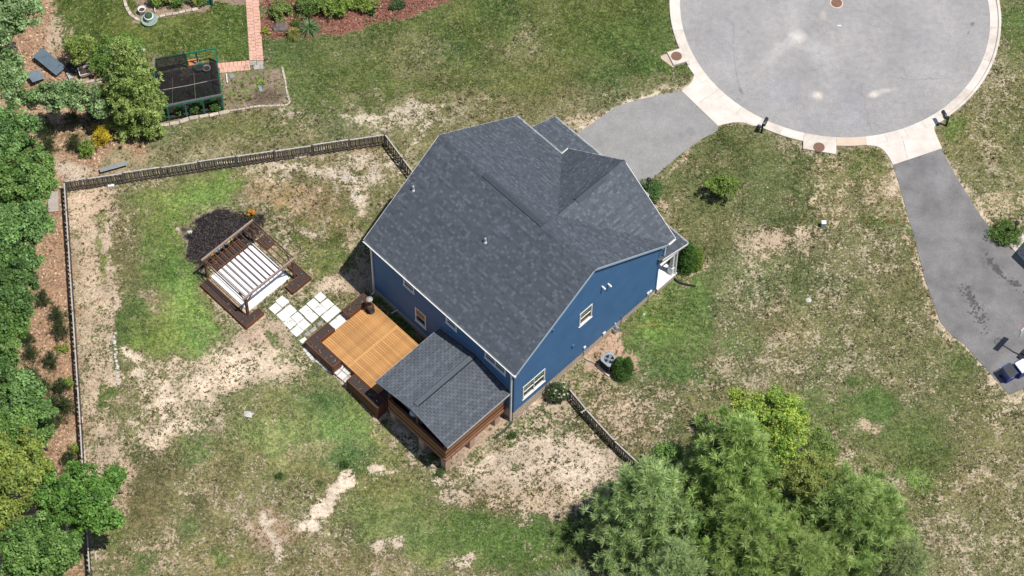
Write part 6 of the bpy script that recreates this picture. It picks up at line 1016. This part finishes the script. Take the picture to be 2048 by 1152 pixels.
mb.build('legs', M['darkmetal'], fb); plankthing('grey_crate', 'low grey crate lying under the fire bowl', 'crate', (136, 156), (146, 152), .5, .2, M['stone'], .02); plankthing('grey_timber', 'long grey timber lying towards the stone ring', 'timber', (173, 166), (206, 159), .14, .08, M['fencecap'], .03); plankthing('pale_tarp_board', 'pale blue grey sheet board beside the conifer', 'board', (190, 192), (222, 182), .55, .04, M['galv'], .35); plankthing('white_stake', 'white upright stake at the foot of the conifer', 'stake', (242, 254), (242, 240), .06, .05, M['white'], .2)
ah = G(207, 170); ar = thing('arch_pipe', 'pale half buried arch beside the stone ring', 'arch', ah); BASE[ar.name] = ah; mb = MB(); mb.tube([tuple(ah+np.array([.45*math.cos(a), -.1, .5*math.sin(a)])) for a in np.linspace(0, math.pi, 12)], .05, 8); mb.build('hoop', M['scrap'], ar, True)
# flower bed with red mulch at the top
for x, y, rx, ry, rz, pal, n, lb in ((560, 28, .9, .7, .9, [(.22, .3, .08), (.27, .35, .1)], 130, 'light green loose shrub nearest the red paver path in the mulch bed'), (620, 22, 1.1, .9, 1.1, [(.17, .27, .07), (.22, .32, .09)], 190, 'mid green shrub in the red mulch bed'), (675, 20, 1.4, 1.0, 1.1, [(.25, .36, .07), (.3, .41, .09)], 260, 'lime green juniper shrub spilling over the red mulch'), (725, 12, 1.0, .7, .9, [(.26, .37, .07), (.31, .42, .09)], 160, 'right hand lime green shrub in the red mulch bed'), (795, 14, .6, .4, .4, [(.07, .13, .05), (.1, .16, .06)], 60, 'low bluish ground cover in the red mulch bed'), (745, 24, .3, .3, .6, [(.05, .1, .02)], 30, 'small dark shrub at the right end of the junipers'), (530, 66, .2, .2, .25, [(.3, .32, .04)], 16, 'tiny yellow plant by the red path'), (592, 50, .28, .25, .3, [(.12, .2, .04)], 20, 'small bright plant left of the big daylily')): shrub('bed_shrub', lb, 'shrub', G(x, y), rx, ry, rz, pal, n, 32, .1, 'shrubs in the red mulch bed', nl=max(5, n//12))
for x, y, r, lb, pal in ((619, 60, .7, 'big arching daylily clump at the front of the red mulch bed', [(.12, .2, .08), (.16, .26, .1)]), (586, 72, .5, 'yellowish daylily clump at the front of the red mulch bed', [(.3, .3, .08), (.2, .22, .06)])): blades('daylily', lb, 'plant', G(x, y), r, .5, 150, pal, .045)
rk2 = thing('rock', 'dark boulder among the daylilies in the red mulch bed', 'rock', G(560, 55)); BASE[rk2.name] = G(560, 55); rock(rk2, G(560, 55, .05), .5, mat('dark_boulder', (.2, .17, .15), (.09, .075, .07), 5, .9, .2, .4), 'rock_face')
for x, y, lb, pal in ((330, 12, 'yellow green bush in the top garden bed', YGR), (355, 8, 'leafy green bush in the top garden bed', GREEN), (400, 5, 'bush beside the green box in the top garden bed', YGR), (310, 10, 'lime bush nearest the white pot', LIME)): shrub('bed_shrub', lb, 'shrub', G(x, y), .6, .5, .8, pal, 80, 28, .11, 'bushes in the top garden bed', nl=8)
p = G(415, 8); gb = thing('garden_box', 'dark green painted garden box at the top edge', 'box', p, .12); BASE[gb.name] = np.zeros(3); mb = MB(); mb.box((-.5, -.1, 0), (.35, .5, .6)); mb.build('box_body', M['greenpaint'], gb); mb = MB(); mb.box((.25, -.16, -.1), (.36, -.105, .75)); mb.build('corner_post', M['greenpaint'], gb); plankthing('white_rod', 'thin white rod standing in the top bed', 'rod', (311, 28), (308, 2), .05, .05, M['white'], .2)
# ------------------------------------------------------------------ street side: mailboxes, lamps, bins, hoop, the house next door
def mailbox(label, base, box_a, box_b, flag=True):
    b = G(*base); A_, B_ = AT(*box_a, 1.12), AT(*box_b, 1.12); o = thing('mailbox', label, 'mailbox', b, 0, 'black mailboxes at the turning circle'); BASE[o.name] = b; d = unit(B_-A_); s_ = np.array([-d[1], d[0], 0]); mid = (A_+B_)/2; rt_ = b+[0, 0, 1.0]
    mb = MB(); mb.box((b[0]-.05, b[1]-.05, -.1), (b[0]+.05, b[1]+.05, 1.02), math.atan2(d[1], d[0])); mb.build('post', M['black'], o); mb = MB(); mb.bar(tuple(b+[0, 0, .93]), (mid[0], mid[1], .96), .09, .08); mb.bar(tuple(b+[0, 0, .55]), (L_(b, mid, .7)[0], L_(b, mid, .7)[1], .93), .05, .06); mb.build('arm', M['black'], o)
    c = mid; hl = .28; prof = [(-.11, 0), (.11, 0)]+[(.11*math.cos(a), .12+.11*math.sin(a)) for a in np.linspace(0, math.pi, 11)]; n = len(prof); mb = MB()
    vs = [tuple(np.array([c[0], c[1], 1.0])+d*e+s_*y+np.array([0, 0, z])) for e in (-hl, hl) for y, z in prof]; mb.add(vs, [(i, (i+1) % n, (i+1) % n+n, i+n) for i in range(n)]+[tuple(range(n-1, -1, -1)), tuple(range(n, 2*n))]); mb.build('box', mat('mailbox_black', (.035, .042, .05), (.02, .025, .03), 5, .4, .5), o, True)
    if flag: mb = MB(); p = np.array([c[0], c[1], 1.1])-s_*.125; mb.bar(tuple(p-d*.05), tuple(p+d*.16), .012, .04); mb.build('flag', mat('flag_red', (.45, .03, .02), (.35, .02, .015)), o)
    else: mb = MB(); p = np.array([c[0], c[1], 1.235]); mb.bar(tuple(p-d*.26), tuple(p-d*.2), .16, .01); mb.build('latch', M['galv'], o)
mailbox('black mailbox on a post left of the wide storm drain', (1523, 266), (1527, 250), (1534, 236), False); mailbox('black mailbox with red flag at the right driveway', (1892, 252), (1893, 236), (1886, 222))
def lamp(label, base, h):
    b = G(*base); o = thing('lamp_post', label, 'lamp post', b, 0, 'black yard lamp posts'); BASE[o.name] = b; mb = MB(); mb.lathe(tuple(b), [(.09, -.05), (.08, .1), (.04, .2), (.035, h-.35)], 12); mb.build('post', M['black'], o, True)
    mb = MB(); mb.lathe((b[0], b[1], b[2]+h-.36), [(.05, 0), (.1, .06), (.13, .3), (.12, .3), (.09, .08)], 8); mb.build('lantern', mat('lantern_glass', (.16, .16, .15), (.1, .1, .1), 6, .2, .5), o); mb = MB(); mb.lathe((b[0], b[1], b[2]+h-.06), [(.16, 0), (.1, .1), (.03, .14), (.01, .18)], 8); mb.build('lantern_cap', M['darkmetal'], o)
lamp('black lamp post in the strap leaf clump by the left driveway', (1294, 394), 2.0); lamp('black lamp post in the leafy clump by the right driveway', (2023, 479), 1.95)
def wheelie(label, base, rot, lid, lbl_mat=None):
    b = G(*base); o = thing('wheelie_bin', label, 'trash bin', b, rot, 'blue wheeled bins on the right driveway'); BASE[o.name] = np.zeros(3); mb = MB()
    lo, hi = (.25, .27), (.31, .37); vs = [(sx*lo[0], sy*lo[1], .03) for sx, sy in ((-1, -1), (1, -1), (1, 1), (-1, 1))]+[(sx*hi[0], sy*hi[1], .98) for sx, sy in ((-1, -1), (1, -1), (1, 1), (-1, 1))]
    mb.add(vs, [(3, 2, 1, 0), (4, 5, 6, 7), (0, 1, 5, 4), (1, 2, 6, 5), (2, 3, 7, 6), (3, 0, 4, 7)]); mb.build('body', M['bluebin'], o, bevel=.03); mb = MB(); mb.box((-.335, -.395, .955), (.335, .395, .985)); mb.build('rim', M['bluebin'], o, bevel=.01)
    mb = MB(); mb.add([(-.33, -.4, .986), (.33, -.4, .986), (.33, .37, .99), (-.33, .37, .99), (-.3, -.36, 1.03), (.3, -.36, 1.03), (.3, .35, 1.06), (-.3, .35, 1.06)], [(3, 2, 1, 0), (4, 5, 6, 7), (0, 1, 5, 4), (1, 2, 6, 5), (2, 3, 7, 6), (3, 0, 4, 7)]); mb.build('lid', lid, o, bevel=.02); mb = MB(); mb.tube([(-.26, .44, .97), (.26, .44, .97)], .018, 8); [mb.bar((s_*.24, .36, .97), (s_*.24, .44, .97), .03, .03) for s_ in (-1, 1)]; mb.build('handle', M['bluebin'], o)
    for s_ in (-1, 1): mb = MB(); mb.tube([(s_*.26, .3, .1), (s_*.31, .3, .1)], .1, 14); mb.build('wheel', M['black'], o)
    mb = MB(); mb.box((-.1, -.345, .6), (.1, -.325, .74)); mb.build('emblem', mat('faded_print', (.4, .45, .55), (.3, .34, .45), 12), o)
wheelie('blue wheeled bin with black lid at the driveway corner', (2014, 757), math.radians(32), mat('bin_lid_grey', (.05, .058, .065), (.04, .045, .05), 4, .5)); wheelie('blue wheeled bin with white lid cut by the right picture edge', (2039, 748), math.radians(32), M['white'])
# basketball hoop standing just off the right edge
b = G(2053, 716); hp = thing('basketball_hoop', 'portable basketball hoop at the right picture edge, casting its shadow on the driveway', 'hoop', b, 0); BASE[hp.name] = b; fd = unit(np.array([-.76, .65, 0])); sd2 = np.array([-fd[1], fd[0], 0])
mb = MB(); mb.prism([tuple((b+sd2*x*.45+fd*y*.6)[:2]) for x, y in ((-1, -1), (1, -1), (.8, .7), (-.8, .7))], 0, .2); mb.build('base', M['black'], hp); mb = MB(); mb.tube([tuple(b+[0, 0, .1]), tuple(b+[0, 0, 2.3])], .05, 10); mb.bar(tuple(b+[0, 0, 2.2]), tuple(b+fd*.6+[0, 0, 2.75]), .06, .08); mb.bar(tuple(b+[0, 0, 1.8]), tuple(b+fd*.6+[0, 0, 2.5]), .05, .06); mb.build('pole', M['black'], hp)
c = b+fd*.64+[0, 0, 2.75]; mb = MB(); vs = [tuple(c+sd2*x*.56+fd*y+np.array([0, 0, z])) for y in (0, .05) for x, z in ((-1, -.37), (1, -.37), (1, .37), (-1, .37))]; mb.add(vs, [(0, 1, 2, 3), (7, 6, 5, 4), (0, 4, 5, 1), (1, 5, 6, 2), (2, 6, 7, 3), (3, 7, 4, 0)]); mb.build('backboard', mat('backboard', (.65, .66, .68), (.58, .59, .6), 4, .3), hp); r_ = c+fd*.3-[0, 0, .22]; mb = MB(); mb.tube([tuple(r_+np.array([.23*math.cos(a), .23*math.sin(a), 0])) for a in np.linspace(0, 6.283, 25)], .014, 6); mb.build('rim', mat('rim_red', (.6, .12, .1), (.5, .1, .08)), hp, True)
mb = MB()
for k in range(12): a = k*.5236; mb.tube([tuple(r_+np.array([.22*math.cos(a), .22*math.sin(a), 0])), tuple(r_+np.array([.13*math.cos(a+.3), .13*math.sin(a+.3), -.35]))], .007, 4)
mb.build('net', M['white'], hp)
# neighbour's garage front, mostly outside the picture
nf = G(2047, 486)
MB().prism([tuple(G(*p)[:2]) for p in ((2012, 483), (2048, 462), (2140, 420), (2180, 560), (2048, 522))], -.1, .028).build('garage_pad', kpal[1], kind='structure')
nb = thing('neighbour_house', 'neighbouring house whose roof shades the right driveway', 'house', G(2110, 520)); b = G(2110, 520); BASE[nb.name] = b
e0 = G(2056, 529)[:2]; du = unit(G(2120, 590)[:2]-e0); dn = np.array([-du[1], du[0]]); dn = dn if dn[0] > 0 else -dn
Q = lambda s_, n_: tuple(e0+du*s_+dn*n_)
mb = MB(); mb.prism([Q(.5, .5), Q(12, .5), Q(12, 9), Q(.5, 9)], -.2, 2.9); mb.build('wall', mat('brick_red', (.3, .09, .07), (.22, .065, .05), 8), nb)
mb = MB(); a_, b_, c_, d_ = Q(0, 0), Q(12.5, 0), Q(12.5, 9.5), Q(0, 9.5); e_, f_ = Q(0, 4.75), Q(12.5, 4.75); mb.add([(*a_, 2.9), (*b_, 2.9), (*c_, 2.9), (*d_, 2.9), (*e_, 5.6), (*f_, 5.6)], [(0, 1, 5, 4), (2, 3, 4, 5), (0, 4, 3), (1, 2, 5), (3, 2, 1, 0)]); mb.build('roof', M['felt'], nb); mb = MB(); mb.prism([Q(3, .42), Q(8, .42), Q(8, .5), Q(3, .5)], 0, 2.2); mb.build('garage_door', M['white'], nb)
# utility pedestal, flags, red weeds
b = G(1646, 453); ub = thing('utility_box', 'small pale green utility box on the right lawn', 'utility box', b); BASE[ub.name] = b; mb = MB(); mb.box((b[0]-.14, b[1]-.12, -.05), (b[0]+.14, b[1]+.12, .42)); mb.build('body', mat('pale_green_box', (.36, .44, .38), (.3, .37, .32), 5), ub, bevel=.02); mb = MB(); mb.box((b[0]-.15, b[1]-.13, .42), (b[0]+.15, b[1]+.13, .52)); mb.build('cap', M['white'], ub, bevel=.03)
hose('orange_cable', 'thin orange cable lying in the grass below the gas meter', [(1262, 648), (1280, 652), (1300, 650), (1328, 647)], .012, mat('orange_cable', (.7, .25, .04), (.6, .2, .03)))
rw = [(1607, 440, 'left of the utility box'), (1672, 440, 'just right of the utility box'), (1703, 451, 'middle of the row right of the utility box'), (1735, 446, 'in the green strip right of the utility box'), (1775, 441, 'second from the driveway in the utility box row'), (1782, 443, 'in the green strip near the driveway'), (1809, 440, 'at the driveway end of the utility box row'), (1808, 466, 'first down the right driveway edge'), (1825, 497, 'second down the right driveway edge'), (1844, 541, 'third down the right driveway edge'), (1863, 597, 'fourth down the right driveway edge'), (1867, 624, 'fifth down the right driveway edge'), (1896, 682, 'lowest on the right driveway edge'), (1372, 313, 'upper one beside the left driveway'), (1392, 327, 'lower one beside the left driveway'), (1148, 217, 'beyond the garage roof')]
for x, y, lb in rw: blades('red_weed', 'small red leafed weed '+lb, 'weed', G(x, y), .13, .07, 9, [(.34, .07, .04), (.38, .11, .06), (.25, .07, .04)], .035, 'red weeds on the lawn')
